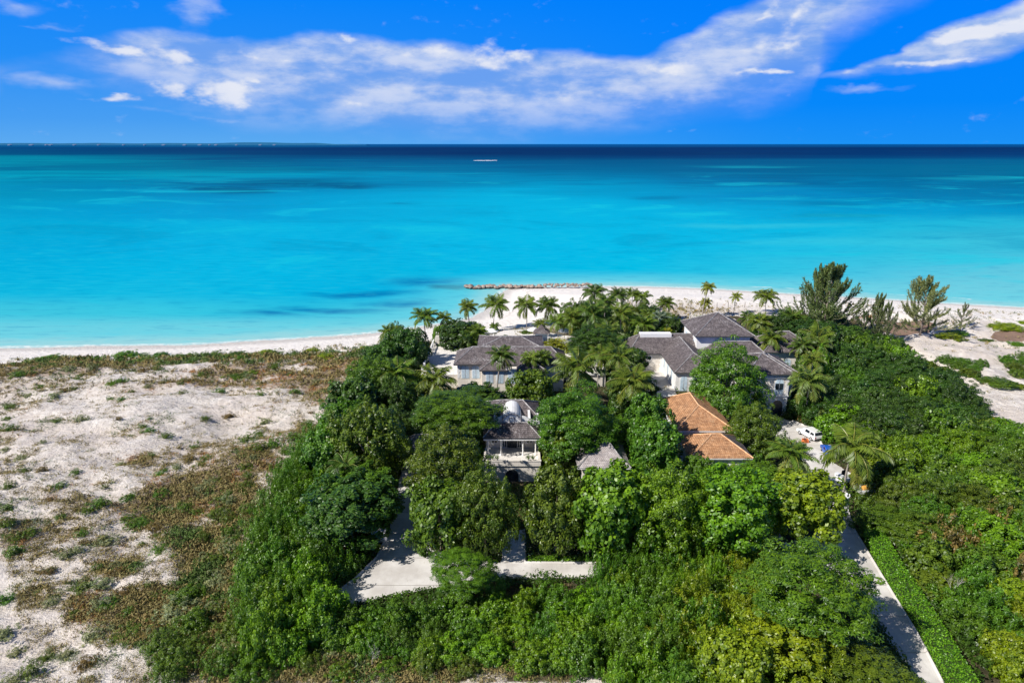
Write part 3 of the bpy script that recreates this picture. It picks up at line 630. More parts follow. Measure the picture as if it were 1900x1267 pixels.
# ------------------------------------------------------------------ foliage archetypes
rng = np.random.default_rng(11)
def leaves(P, Nn, size, asp=.55, roll=True, T=None):
    """one rhombic leaf at each point P with normal Nn"""
    k = len(P); Nn = Nn / np.linalg.norm(Nn, axis=1, keepdims=True)
    if T is None: T = rng.normal(size=(k, 3))
    T = T - (T * Nn).sum(1, keepdims=True) * Nn; T /= np.linalg.norm(T, axis=1, keepdims=True) + 1e-9
    B = np.cross(Nn, T); s_ = (size * rng.uniform(.65, 1.35, k))[:, None] if np.isscalar(size) else size[:, None]
    V = np.stack([P - T * s_, P - B * s_ * asp + Nn * s_ * .12, P + T * s_, P + B * s_ * asp + Nn * s_ * .12], 1).reshape(-1, 3)
    return V, np.arange(k * 4).reshape(-1, 4)


def sphere_pts(k): 
    v = rng.normal(size=(k, 3)); return v / np.linalg.norm(v, axis=1, keepdims=True)


def crown(nc, kl, rc, leaf, asp=.55, zmin=-.55, el=(1, 1, 1), cl=(1, 1, 1), jit=.12, shape=None, up=.35, vj=.25, tuft=0.0):
    """crown of about unit radius: nc clumps of kl leaves over an ellipsoid, some deeper inside"""
    i = np.arange(nc) + .5; ph = np.arccos(1 - (1 - zmin) * i / nc); th = math.pi * (1 + 5 ** .5) * i + rng.normal(size=nc) * .25
    C = np.stack([np.sin(ph) * np.cos(th), np.sin(ph) * np.sin(th), np.cos(ph)], 1)
    a = rng.uniform(0, 6.28, 6); lump = 1 + .13 * np.sin(3 * th + a[0]) * np.sin(2 * ph + a[1]) + .07 * np.sin(5 * th + a[2] + 3 * C[:, 2]) + .06 * np.cos(2 * th + a[3])
    rr = (lump * (1 + rng.normal(size=nc) * jit) * (1 - rc * .6)); inner = rng.random(nc) < .22; rr = np.where(inner, rr * rng.uniform(.45, .8, nc), rr)
    C0 = C * rr[:, None]
    if shape is not None: C0 = shape(C0)
    C0 = C0 * np.array(el)
    rcs = rc * rng.uniform(.65, 1.35, nc)
    d = sphere_pts(nc * kl).reshape(nc, kl, 3); out = C[:, None, :]
    d = d + out * .55; d /= np.linalg.norm(d, axis=2, keepdims=True)
    rad = rcs[:, None, None] * (.45 + .6 * rng.random((nc, kl, 1)) ** .6)
    off = d * rad * np.array(cl)
    if tuft: off[..., 2] += np.abs(off[..., 2]) * tuft * rng.random((nc, kl))
    P = (C0[:, None, :] + off).reshape(-1, 3)
    Nn = (d * .8 + out * .25 + rng.normal(size=(nc, kl, 3)) * .45 + np.array([0, 0, up])).reshape(-1, 3)
    V, Fq = leaves(P, Nn, leaf, asp)
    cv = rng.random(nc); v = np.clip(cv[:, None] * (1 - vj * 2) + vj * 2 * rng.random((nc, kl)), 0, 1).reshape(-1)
    # paler leaves on the upper side of each clump
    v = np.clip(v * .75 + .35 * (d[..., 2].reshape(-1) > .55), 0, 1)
    return V, Fq, np.repeat(v, 4)


ARCH = {}
def arch(key, *a, **k):
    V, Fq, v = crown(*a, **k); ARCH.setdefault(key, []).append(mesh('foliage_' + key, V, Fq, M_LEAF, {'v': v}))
def boxy(C): return C / (np.abs(C) ** 2.7).sum(1, keepdims=True) ** (1 / 2.7) * np.linalg.norm(C, axis=1, keepdims=True) * .97
def umb(C):
    C = C.copy(); r = np.hypot(C[:, 0], C[:, 1]); C[:, 2] = np.where(C[:, 2] > 0, C[:, 2], C[:, 2] * .35); return C
arch('broad', 260, 70, .155, .044, zmin=-.7, jit=.10, shape=boxy); arch('broad', 170, 80, .20, .052, .7, zmin=-.65, jit=.14, shape=boxy); arch('broad', 360, 64, .125, .034, .45, zmin=-.7, jit=.12)
for i in range(2): arch('upright', 320, 58, .12, .038, .5, zmin=-.75, cl=(.9, .9, 1.25), jit=.08, up=.25, tuft=.25, shape=boxy)
for i in range(3): arch('feather', 330, 105, .135, .030, .36, zmin=-.35, cl=(1.2, 1.2, .5), jit=.10, shape=umb, up=.9)
for i in range(3): arch('shrub', 115, 64, .20, .050, zmin=-.15, jit=.17)
for i in range(3): arch('wispy', 95, 70, .175, .048, .34, zmin=-.1, cl=(.85, .85, 1.15), jit=.24, tuft=.45, up=.3)
for i in range(3): arch('low', 55, 34, .22, .072, .45, zmin=.0, jit=.34, tuft=.5)
for i in range(2): arch('big_leaf', 170, 46, .18, .058, .75, zmin=-.5, jit=.14)
# every crown above is about 1 wide (radius) and runs from zmin to 1

def trunk_mesh(h, r, limbs, spread, lean=0.0, k=7):
    m_ = MB(); top = (lean * h, 0, h * .55)
    m_.tube([(0, 0, -.3), (lean * .2 * h, .02, h * .2), (lean * .6 * h, -.02, h * .4), top], [r * 1.35, r, r * .85, r * .7], k)
    for j in range(limbs):
        a = 2 * math.pi * j / limbs + random.uniform(-.4, .4); L = spread * random.uniform(.6, .95)
        m_.tube([top, (top[0] + L * .45 * math.cos(a), L * .45 * math.sin(a), h * random.uniform(.65, .75)), (top[0] + L * math.cos(a), L * math.sin(a), h * random.uniform(.85, .98))], [r * .6, r * .35, r * .12], 5)
    return mesh('trunk', m_.V, m_.F, M_BARK, smooth=True)
TRUNK = [trunk_mesh(1, .035, 6, .55) for _ in range(3)]      # unit height
STEM = [trunk_mesh(1, .03, 5, .6) for _ in range(2)]

GR = {'dark': (.050, .115, .016), 'mid': (.080, .175, .013), 'olive': (.092, .155, .014), 'yel': (.17, .25, .011), 'bright': (.115, .235, .010), 'feath': (.075, .175, .012),
      'silver': (.21, .25, .14), 'deep': (.040, .090, .015), 'lime': (.24, .33, .010), 'brown': (.17, .13, .045), 'blue': (.085, .15, .075), 'feath2': (.090, .180, .010)}
NUM = {}
def tree(px, top, base, hw, kind, col, label, cat='tree', name=None, group=None, bottom=None, hy=None, zb=None):
    """crown centre px, crown top py, foot of the trunk py, half-width px"""
    x, y = G(px, base, ZG); z0 = gz(x, y) if zb is None else zb
    dp = depth(y, z0 + 3); r = hw / F * dp * {'feather': .86, 'wispy': .85}.get(kind, .93); zt = max(zat(top + 4, y), z0 + 1.2); ht = zt - z0
    zc = {'feather': .35, 'broad': .7, 'upright': .75, 'big_leaf': .5}.get(kind, .15)
    cb = max(ht * .12, ht - 2.0 * r) if kind != 'feather' else ht * .45       # underside of the crown
    if bottom is not None: cb = max(.2, zat(bottom, y - r * .6) - z0)
    ch = (ht - cb) / (1 + zc)
    th_ = math.atan2(H - z0 - ht, y); fall = (math.hypot(ch * math.cos(th_), r * math.sin(th_)) - ch * math.cos(th_)) / math.cos(th_) + .06 * r      # the far rim shows above the apex
    ht = max(ht - fall * .9, ht * .6); cb = min(cb, ht * .6); ch = (ht - cb) / (1 + zc); root = empty(name or 'broadleaf_tree', (x, y, z0), 0)
    tag(root, label, cat, group)
    a = random.uniform(0, 6.28)
    lst = ARCH[kind]; k = NUM[kind] = NUM.get(kind, -1) + 1
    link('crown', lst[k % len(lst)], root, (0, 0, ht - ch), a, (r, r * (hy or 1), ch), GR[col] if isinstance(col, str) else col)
    link('trunk', TRUNK[k % 3], root, (0, 0, 0), a, (max(r * .9, 1.0), max(r * .9, 1.0), ht * .8))
    return root


TREES = [  # front row, from the drive towards the lane
    (655, 880, 1012, 88, 'broad', 'dark', 'large dark green round tree left of the front drive', 1005),
    (818, 886, 1022, 60, 'broad', 'mid', 'round mid green tree at the right edge of the front drive', 1018),
    (900, 868, 1032, 58, 'broad', 'olive', 'clipped olive green tree with yellow-green top left of the paved path', 1030),
    (1030, 868, 1030, 58, 'broad', 'olive', 'clipped dark olive tree with pale trunk right of the paved path', 1012),
    (1128, 862, 1036, 74, 'broad', 'bright', 'clipped bright green tree in front of the grey pavilion roof', 1026),
    (1240, 862, 1036, 76, 'broad', 'bright', 'bright green clipped tree in the front row before the orange roofs', 1022),
    (1348, 866, 1036, 84, 'broad', 'bright', 'broad bright green tree between the clipped row and the yellow-green tree', 1010),
    (1472, 870, 1020, 70, 'broad', 'yel', 'yellow-green round tree at the gate beside the lane', 1000),
    # second row
    (688, 750, 905, 72, 'upright', 'olive', 'tall dense olive tree with upright shoots left of the small blue roof', 890),
    (828, 790, 948, 72, 'broad', 'olive', 'round tree standing right of the small blue roof', 920),
    (845, 718, 858, 82, 'feather', 'feath', 'wide feathery green tree behind the round tree by the blue roof', 800),
    (1068, 720, 866, 86, 'feather', 'feath', 'wide feathery green tree right of the white barrel dormer', 845),
    (1196, 730, 868, 42, 'broad', 'mid', 'upright green tree left of the large orange roof', 850),
    (1212, 776, 900, 46, 'broad', 'mid', 'green tree overlapping the left corner of the orange roofs', 885),
    (1034, 800, 885, 34, 'big_leaf', 'olive', 'sparse frangipani tree right of the columned porch', 880),
    (1340, 634, 790, 76, 'feather', 'feath2', 'tall bright feathery tree before the twin grey roofs', 780),
    (1392, 748, 855, 54, 'broad', 'olive', 'rounded olive tree between the orange roof and the gatehouse', 848),
    (985, 682, 790, 42, 'big_leaf', 'olive', 'large-leaved tree in front of the main house door', 755),
    (880, 706, 780, 50, 'big_leaf', 'dark', 'large-leaved dark tree below the arched blue shutters', 740),
    (1290, 842, 915, 26, 'broad', 'mid', 'small green tree hiding the left foot of the front orange roof', 900),
    (1412, 858, 940, 50, 'broad', 'mid', 'dense green tree right of the front orange roof', 925),
    (1330, 856, 930, 50, 'broad', 'bright', 'bright green tree below the eaves of the front orange roof', 925),
    (1100, 600, 700, 50, 'feather', 'dark', 'dark feathery tree among the palms by the courtyard', 660),
    (1170, 690, 790, 45, 'broad', 'dark', 'dark tree left of the white courtyard', 760),
    (1165, 640, 720, 32, 'broad', 'dark', 'dark tree left of the grey roof with the flat white ridge', 690),
    # left boundary belt
    (700, 656, 770, 54, 'broad', 'mid', 'dark tree in the belt left of the stone terrace', 740),
    (757, 606, 700, 40, 'broad', 'dark', 'dark tree at the beach end of the left belt', 690),
    (715, 632, 712, 36, 'broad', 'dark', 'dense dark green tree at the beach corner of the property', 700),
    (662, 696, 810, 46, 'big_leaf', 'dark', 'loose large-leaved tree in the left belt above the olive tree', 780),
    (735, 700, 800, 42, 'broad', 'dark', 'shaded tree between the left belt and the leaning palm', 780),
    (640, 740, 850, 45, 'broad', 'mid', 'round green tree at the dune edge of the left belt', 830),
    (610, 790, 905, 45, 'broad', 'mid', 'green tree at the dune edge below the big-leaved belt', 890),
    (735, 752, 850, 42, 'broad', 'dark', 'dark green tree behind the small blue roof', 830),
    (670, 860, 975, 62, 'broad', 'mid', 'green tree behind the large tree left of the drive', 940),
    # garden by the beach
    (858, 592, 662, 44, 'broad', 'deep', 'rounded dark tree behind the left terrace', 655),
    (740, 598, 668, 26, 'broad', 'dark', 'small dark tree beside the first beach palm', 660),
    (820, 600, 655, 16, 'broad', 'bright', 'small bright bush-like tree by the terrace wall', 650),
    (935, 618, 648, 14, 'broad', 'dark', 'small round dark tree beside the white parasol', 646),
    (1060, 555, 620, 26, 'broad', 'mid', 'light green tree behind the gazebo', 612),
    (1085, 620, 690, 26, 'broad', 'olive', 'olive tree right of the pool loungers', 680),
    (1245, 585, 625, 22, 'broad', 'deep', 'dark round tree left of the tall pyramid roof', 620),
    (1450, 575, 640, 38, 'broad', 'deep', 'dark tree behind the right grey roof', 630),
    (1510, 590, 660, 48, 'broad', 'deep', 'dark tree between the right grey roof and the big pine', 650),
    (1570, 600, 660, 36, 'broad', 'dark', 'dark tree at the foot of the largest pine', 655),
    (1340, 600, 660, 20, 'feather', 'mid', 'small tree between the two large grey roofs', 655),
    # foreground
    (1490, 1003, 1225, 118, 'feather', 'feath2', 'very wide feathery tree left of the lane', 1170),
    (862, 1018, 1128, 64, 'feather', 'feath2', 'feathery tree leaning over the front drive', 1095),
    (1604, 1197, 1330, 84, 'broad', 'olive', 'dark olive round tree at the bottom edge beside the lane', 1300),
    (1455, 1120, 1260, 84, 'broad', 'yel', 'glossy yellow-green tree below the wide feathery tree', 1245),
    (1350, 1170, 1310, 60, 'broad', 'yel', 'yellow-green loose tree at the bottom edge', 1300),
]
for t in TREES:
    px, top, base, hw, kind, col, lab = t[:7]
    nm = {'feather': 'feathery_tree', 'big_leaf': 'large_leaved_tree', 'upright': 'clipped_tree', 'wispy': 'loose_tree'}.get(kind, 'broadleaf_tree')
    tree(px, top, base, hw, kind, col, lab, 'tree', nm, bottom=t[7])

# ---- palms
def palm_crown(nf, seed, droop=1.0, leafl=.34):
    """unit crown (frond length about 1): arching midribs, each with two rows of leaflets"""
    r = np.random.default_rng(seed); Ps = []; Ns = []; Ts = []; Sz = []; Vv = []; Old = []; rib = MB()
    for f_ in range(nf):
        a = 2.39996 * f_ + r.normal() * .2; t = f_ / (nf - 1); el = R(82) - t * R(120) * (.85 + .15 * r.random()); L = 1.0 * (1 - .28 * (1 - t) ** 2) * r.uniform(.85, 1.12)
        sag = (.55 + .5 * t) * droop; p = np.zeros(3); pts = [p.copy()]; S_ = 14
        ha = np.array([math.cos(a), math.sin(a), 0]); side = np.array([-math.sin(a), math.cos(a), 0]); tw = r.normal() * .15; ang = el
        for s_ in range(S_):
            ang -= sag * 1.5 * (s_ / S_) / S_ * 1.9 + .02
            ang = max(ang, -R(85)); dirn = ha * math.cos(ang) + np.array([0, 0, math.sin(ang)]) + side * tw * .1; p = p + dirn * L / S_; pts.append(p.copy())
            if s_ < 1: continue
            u = s_ / S_; ll = leafl * math.sin(math.pi * min(1, .18 + u * .80)) ** .7 * (.9 + .2 * r.random())
            for sg in (-1, 1):
                for h_ in (0, .5):
                    q = p - dirn * L / S_ * h_
                    dn = side * sg * .8 + dirn * .55 + np.array([0, 0, -.42 - .35 * t - .25 * r.random()]); dn /= np.linalg.norm(dn)
                    Ps.append(q + dn * ll * .5); Ts.append(dn); Ns.append(np.cross(dn, dirn) * sg + r.normal(size=3) * .12); Sz.append(ll * .5); Vv.append(.35 + .4 * r.random() + (.25 if t < .3 else 0)); Old.append(max(0, (t - .8) * 3.2 * r.random()))
        rib.tube(pts, [.012] * 10 + [.006] * (len(pts) - 10), 4)
    V, Fq = leaves(np.array(Ps), np.array(Ns), np.array(Sz), .13, T=np.array(Ts)); k = len(V)
    # ribs share the mesh, pale green-yellow
    RV = np.array([tuple(v) for v in rib.V]); V = np.concatenate([V, RV])
    me = bpy.data.meshes.new('palm_crown'); me.from_pydata(V.tolist(), [], [tuple(f) for f in Fq.tolist()] + [tuple(i + k for i in f) for f in rib.F]); me.materials.append(M_LEAF)
    at = me.attributes.new('v', 'FLOAT', 'POINT'); at.data.foreach_set('value', np.concatenate([np.repeat(Vv, 4), np.full(len(RV), 1.0)]).astype(np.float32))
    at = me.attributes.new('old', 'FLOAT', 'POINT'); at.data.foreach_set('value', np.concatenate([np.repeat(Old, 4), np.full(len(RV), .45)]).astype(np.float32))
    return me
PALMC = [palm_crown(n_, s_, d_) for n_, s_, d_ in ((21, 1, .8), (19, 2, 1.05), (23, 3, .9), (18, 4, .7), (20, 5, 1.15))]
def palm_trunk(lean, seed):
    m_ = MB(); pts = []; rad = []; rr = random.Random(seed)
    for i in range(13):
        t = i / 12; pts.append((lean * t * t + .01 * math.sin(5 * t + seed), .012 * math.sin(4 * t), t)); rad.append((.032 if i == 0 else .02 - .005 * t) * (1.08 if i % 2 else .95))
    m_.tube(pts, rad, 8); return mesh('palm_trunk', m_.V, m_.F, M_PTR, smooth=True)
M_PTR = mat('palm_bark', lambda n_, b: n_.mix(n_.ss(n_.xyz(n_.new('ShaderNodeVectorMath', operation='FRACTION').outputs[0])[2], .4, .6) if False else n_.noise(objco(n_), 12, 3, .5), (.22, .19, .16), (.44, .40, .35)), .9)
PTR = [palm_trunk(l, i) for i, l in enumerate((0.0, .07, -.08, .13))]
def palm(px, py, base, r_px, label, col='mid', arch_=None, group=None, lean=None):
    x, y = G(px, base); z0 = gz(x, y); h_ = max(zat(py, y) - z0, .8); dp = depth(y, z0 + h_); r = r_px / F * dp * 1.22
    root = empty('palm_tree', (x, y, z0)); tag(root, label, 'palm tree', group)
    i = NUM['palm'] = NUM.get('palm', -1) + 1; ti = lean if lean is not None else i % 4; l_ = (0.0, .07, -.08, .13)[ti]; a = random.uniform(0, 6.28)
    la = 0 if lean is not None else random.uniform(-.6, .6)
    sxy = max(h_ * .9, 3.5)
    link('trunk', PTR[ti], root, (0, 0, 0), la, (sxy, sxy, h_))
    link('crown', PALMC[(i if arch_ is None else arch_) % 5], root, (l_ * sxy * math.cos(la), l_ * sxy * math.sin(la), h_), a, (r * random.uniform(.9, 1.12), r * random.uniform(.9, 1.12), r * random.uniform(.85, 1.15)), GR[col] if isinstance(col, str) else col).rotation_euler = (random.uniform(-.16, .16), random.uniform(-.16, .16), a)
    return root
PG = (.105, .175, .024); PY = (.19, .23, .022); PD = (.07, .135, .022)
PALMS = [(789, 586, 640, 25, 'leftmost tall palm on the beach, standing against the turquoise water', PG), (822, 590, 632, 17, 'slim palm just right of the leftmost tall beach palm', PG),
    (872, 569, 614, 21, 'palm with curved trunk left of the tallest beach palm before the groyne', PG), (916, 564, 604, 26, 'palm with straight trunk standing directly below the groyne rocks', PG),
    (977, 566, 604, 24, 'left one of the twin palms on the sand below the groyne', PG), (1014, 566, 598, 24, 'right one of the twin palms on the sand below the groyne', PG),
    (1105, 543, 600, 24, 'bushy palm at the head of the palm grove', PD), (1139, 546, 602, 22, 'palm with windswept fronds in the palm grove', PD), (1172, 545, 577, 16, 'palm left of the pair at the back of the beach', PG),
    (1188, 551, 578, 18, 'palm right of the pair at the back of the beach', PG), (1236, 561, 595, 20, 'lone palm on the sand left of the tall pyramid roof', PG), (1303, 532, 590, 15, 'tallest slender palm on the open beach', PY),
    (1308, 561, 588, 12, 'short palm beneath the tallest slender palm', PY), (1361, 550, 583, 12, 'small yellow-green palm alone on the open beach', PY), (1420, 549, 583, 24, 'windswept palm on the beach left of the big pine', PG),
    (1090, 580, 640, 34, 'broad palm at the left of the palm grove', PD), (1150, 582, 640, 30, 'palm with bright young fronds in the palm grove', PG), (1188, 600, 645, 26, 'palm behind the grey roof with the flat ridge', PG),
    (1130, 615, 670, 34, 'broad low palm inside the grove', PG), (1380, 590, 628, 20, 'palm behind the right slope of the pyramid roof', PD), (1405, 596, 640, 22, 'second palm behind the right slope of the pyramid roof', PG),
    (1424, 628, 690, 30, 'palm between the pyramid roof and the right grey roof', PG), (1468, 588, 640, 26, 'palm behind the ridge of the right grey roof', PD), (1503, 626, 690, 30, 'palm with drooping fronds right of the right grey roof', PG),
    (1500, 668, 740, 28, 'palm at the back corner of the gatehouse', PG), (1478, 640, 700, 22, 'palm at the eaves of the right grey roof', PD), (1520, 640, 700, 22, 'palm at the edge of the dark thicket', PD),
    (922, 657, 745, 28, 'dark palm standing before the main house roof', PD), (1070, 682, 762, 54, 'large palm before the right end of the main house', PG), (980, 664, 730, 22, 'palm before the middle of the main house roof', PG),
    (1012, 662, 728, 20, 'palm before the right slope of the main house roof', PG), (802, 704, 775, 48, 'large leaning palm before the left stone terrace', PG), (742, 690, 775, 36, 'palm sunk in the left tree belt', PG),
    (722, 616, 690, 24, 'palm rising from the dark trees at the beach corner', PG), (838, 618, 660, 20, 'palm in front of the dark tree by the terrace', PG), (868, 626, 670, 22, 'palm at the right of the terrace wall', PG),
    (888, 614, 668, 20, 'palm with yellow fronds behind the main house', PG), (1164, 708, 800, 44, 'large palm left of the white courtyard', PG), (1150, 662, 750, 38, 'palm with arching yellow-green fronds above the courtyard', PG),
    (636, 868, 960, 36, 'palm poking out of the hedge left of the olive tree', PD), (1456, 838, 930, 44, 'large palm beside the bend of the drive', PG), (1562, 832, 932, 60, 'tallest large palm with bare trunk beside the drive', PG),
    (1495, 706, 785, 36, 'broad-fronded palm right of the gatehouse', (.11, .19, .04)), (1510, 758, 790, 18, 'low palm by the gatehouse steps', (.12, .2, .04)), (918, 606, 632, 12, 'small palm beside the white parasol', PG),
    (1000, 600, 628, 14, 'small palm left of the gazebo', PG), (1035, 596, 640, 20, 'palm leaning over the gazebo', PG), (1025, 640, 672, 22, 'low yellow-green palm by the pool terrace', PY), (1050, 645, 675, 16, 'low palm beside the pool loungers', PY),
    (1108, 660, 720, 30, 'palm above the courtyard arch', PG), (900, 728, 775, 18, 'palm with yellow fronds above the feathery tree', PY), (1195, 585, 630, 18, 'palm at the right end of the palm grove', PG), (1060, 590, 640, 24, 'palm at the grove edge nearest the gazebo', PG),
    (1120, 560, 620, 24, 'palm in the middle of the grove against the sand', PG), (1240, 615, 640, 12, 'small palm beside the pyramid-roofed house', PY), (1125, 640, 700, 28, 'palm crowded in the grove above the arch', PD)]
for q in PALMS: palm(*q[:5], col=q[5], group=None)
# silver fan palm
palm(1222, 588, 622, 17, 'silver-blue fan palm left of the pyramid roof', col=(.16, .24, .22), arch_=3)

# ---- she-oak pines
def pine_crown(seed, nb=44):
    """she-oak: long rising limbs, each carrying narrow upswept plumes of needle sprays"""
    r = np.random.default_rng(seed); Ps = []; Ts = []; Ns = []; Sz = []; Vv = []; br = MB()
    br.tube([(0, 0, 0), (.02, 0, .35), (-.02, .01, .7), (0, 0, .95)], [.022, .016, .009, .003], 6)
    def plume(p, a, e, L, steps, dens, rad):
        pts = [tuple(p)]; tone = r.random()
        for s_ in range(steps):
            e2 = e + .35 * s_ / steps; a2 = a + .12 * math.sin(s_ + a * 5)
            d = np.array([math.cos(a2) * math.cos(e2), math.sin(a2) * math.cos(e2), math.sin(e2) * .75]); p = p + d * L / steps; pts.append(tuple(p)); w_ = math.sin(math.pi * min(1, (s_ + 1.5) / (steps + 1))) ** .6
            for _ in range(dens):
                dn = d * 1.0 + r.normal(size=3) * .30 + np.array([0, 0, .10]); dn /= np.linalg.norm(dn); ll = .046 * r.uniform(.6, 1.2)
                Ps.append(p + r.normal(size=3) * rad * w_ * np.array([1, 1, .5]) + dn * ll * .4); Ts.append(dn); Ns.append(r.normal(size=3)); Sz.append(ll * .6); Vv.append(np.clip(tone * .5 + .5 * r.random(), 0, 1))
        br.tube(pts, [.006 - .0045 * i / len(pts) for i in range(len(pts))], 4); return [np.array(q) for q in pts]
    for b in range(nb):
        t = (b + .5) / nb; a = 2.4 * b + r.normal() * .35; L = (.60 * (1 - t) ** .7 + .12) * r.uniform(.65, 1.25); e = R(12) + R(48) * t + r.normal() * .15
        pts = plume(np.array([0, 0, .05 + .80 * t]), a, e, L, 10, 11, .013)
        for k in (3, 4, 5, 6, 7, 8):
            if r.random() < .8: plume(pts[k], a + r.choice([-1, 1]) * r.uniform(.3, .9), e + r.uniform(.2, .6), L * r.uniform(.25, .45), 6, 10, .010)
    V, Fq = leaves(np.array(Ps), np.array(Ns), np.array(Sz), .15, T=np.array(Ts))
    return mesh('needles', V, Fq, M_LEAF, {'v': np.repeat(Vv, 4)}), mesh('trunk', br.V, br.F, M_BARK, smooth=True)
PINE = [pine_crown(s_, nb_) for s_, nb_ in ((1, 46), (2, 40), (3, 20), (4, 34))]
def pine(px, top, base, hw, label, a, col):
    x, y = G(px, base); z0 = gz(x, y); h_ = (zat(top, y) - z0); r = hw / F * depth(y, z0 + h_ * .3) / .62
    root = empty('pine_tree', (x, y, z0)); tag(root, label, 'pine tree'); rz = random.uniform(0, 6)
    link('crown', PINE[a][0], root, (0, 0, 0), rz, (r, r, h_), col); link('trunk', PINE[a][1], root, (0, 0, 0), rz, (r, r, h_))
pine(1528, 484, 628, 70, 'largest dark she-oak pine behind the beach, with ragged top', 0, (.12, .18, .065))
pine(1512, 500, 620, 46, 'narrower she-oak pine crowding the left side of the largest pine', 3, (.11, .17, .06))
pine(1705, 512, 632, 58, 'wide pale green she-oak pine alone on brown needle litter', 1, (.21, .25, .11))
pine(1622, 545, 640, 30, 'slender she-oak pine between the two big pines', 3, (.13, .18, .075)); pine(1640, 560, 644, 26, 'short she-oak pine right of the slender one', 2, (.13, .18, .075))
pine(1782, 562, 616, 19, 'smallest thin she-oak pine on the white sand', 2, (.13, .17, .07)); pine(1598, 575, 640, 24, 'low she-oak pine at the foot of the largest pine', 2, (.06, .11, .04))

# ------------------------------------------------------------------ shrubs, scattered by region
def shrub(x, y, r, h_, kind, col, label, cat, name, group, z0=None):
    z0 = gz(x, y) if z0 is None else z0; lst = ARCH[kind]; k = NUM[kind] = NUM.get(kind, -1) + 1
    zc = {'shrub': .15, 'wispy': .1, 'low': 0, 'broad': .6, 'feather': .3, 'big_leaf': .4}.get(kind, .1); ch = h_ / (1 + zc)
    o = link(name, lst[k % len(lst)], None, (x, y, z0 + h_ - ch), random.uniform(0, 6.28), (r, r * random.uniform(.85, 1.15), ch), GR[col] if isinstance(col, str) else col)
    return tag(o, label, cat, group)


AVOID = [ROADW['front_drive'], ROADW['lane'], ROADW['garden_path']]
BOX = []       # building footprints, filled below
def scatter(poly, spacing, hr, rr, palette, label, group, cat='shrub', name='shrub', seed=0, keep=1.0, lift=.5, mx=400, avoid=True):
    r = np.random.default_rng(seed); W = [G(*q) for q in poly]; xs = [p[0] for p in W]; ys = [p[1] for p in W]
    x0, x1, y0, y1 = min(xs) - 8, max(xs) + 8, min(ys) - 8, max(ys) + 8; pts = []
    for _ in range(int((x1 - x0) * (y1 - y0) / spacing ** 2 * 6)):
        x = r.uniform(x0, x1); y = r.uniform(y0, y1); u, v = proj(x, y, ZG + (hr[0] + hr[1]) * .5 * lift)
        if u < -60 or u > 1960 or v > 1330: continue
        if not in_poly(np.array([u]), np.array([v]), poly)[0]: continue
        rm = rr[1] * .8; hm = hr[1] * .75; tu, tv = proj(x, y, ZG + hm); tx, ty_ = G(tu, tv)
        if avoid and any(in_poly(np.array([x, x - rm, x + rm, x, x, tx, tx - rm * .7, tx + rm * .7]), np.array([y, y, y, y - rm, y + rm, ty_, ty_, ty_]), A).any() for A in AVOID): continue
        if any(b[0] - .6 < x < b[1] + .6 and b[2] - .6 < y < b[3] + .6 for b in BOX): continue
        if any((x - a) ** 2 + (y - b) ** 2 < spacing ** 2 for a, b in pts): continue
        pts.append((x, y))
        if len(pts) >= mx: break
    tone = [q[2] for q in palette]; wts = np.array([q[3] for q in palette], float); wts /= wts.sum()
    for x, y in pts:
        if r.random() > keep: continue
        # neighbouring shrubs tend to be of one kind
        c = float(vnoise(x * .22, y * .22, 90 + seed)); cs = np.cumsum(wts); ci = int(np.searchsorted(cs, min(.999, max(0, (c - .5) * 1.5 + .5) * .8 + r.random() * .2))); kind, col, word, _ = palette[min(ci, len(palette) - 1)]
        h_ = r.uniform(*hr); rd = r.uniform(*rr); size = 'tall' if h_ > hr[0] + (hr[1] - hr[0]) * .6 else 'low'
        nm, ct = (name, cat) if name != 'shrub' else {'wispy': ('feathery_shrub', 'feathery shrub'), 'low': ('low_shrub', 'low shrub'), 'big_leaf': ('large_leaved_shrub', 'large-leaved shrub'), 'feather': ('feathery_shrub', 'feathery shrub')}.get(kind, ('leafy_shrub', 'leafy shrub'))
        shrub(x, y, rd, h_, kind, col, f'{size} {word} {label}', ct, nm, f'{size} {word} ' + group)
    return pts


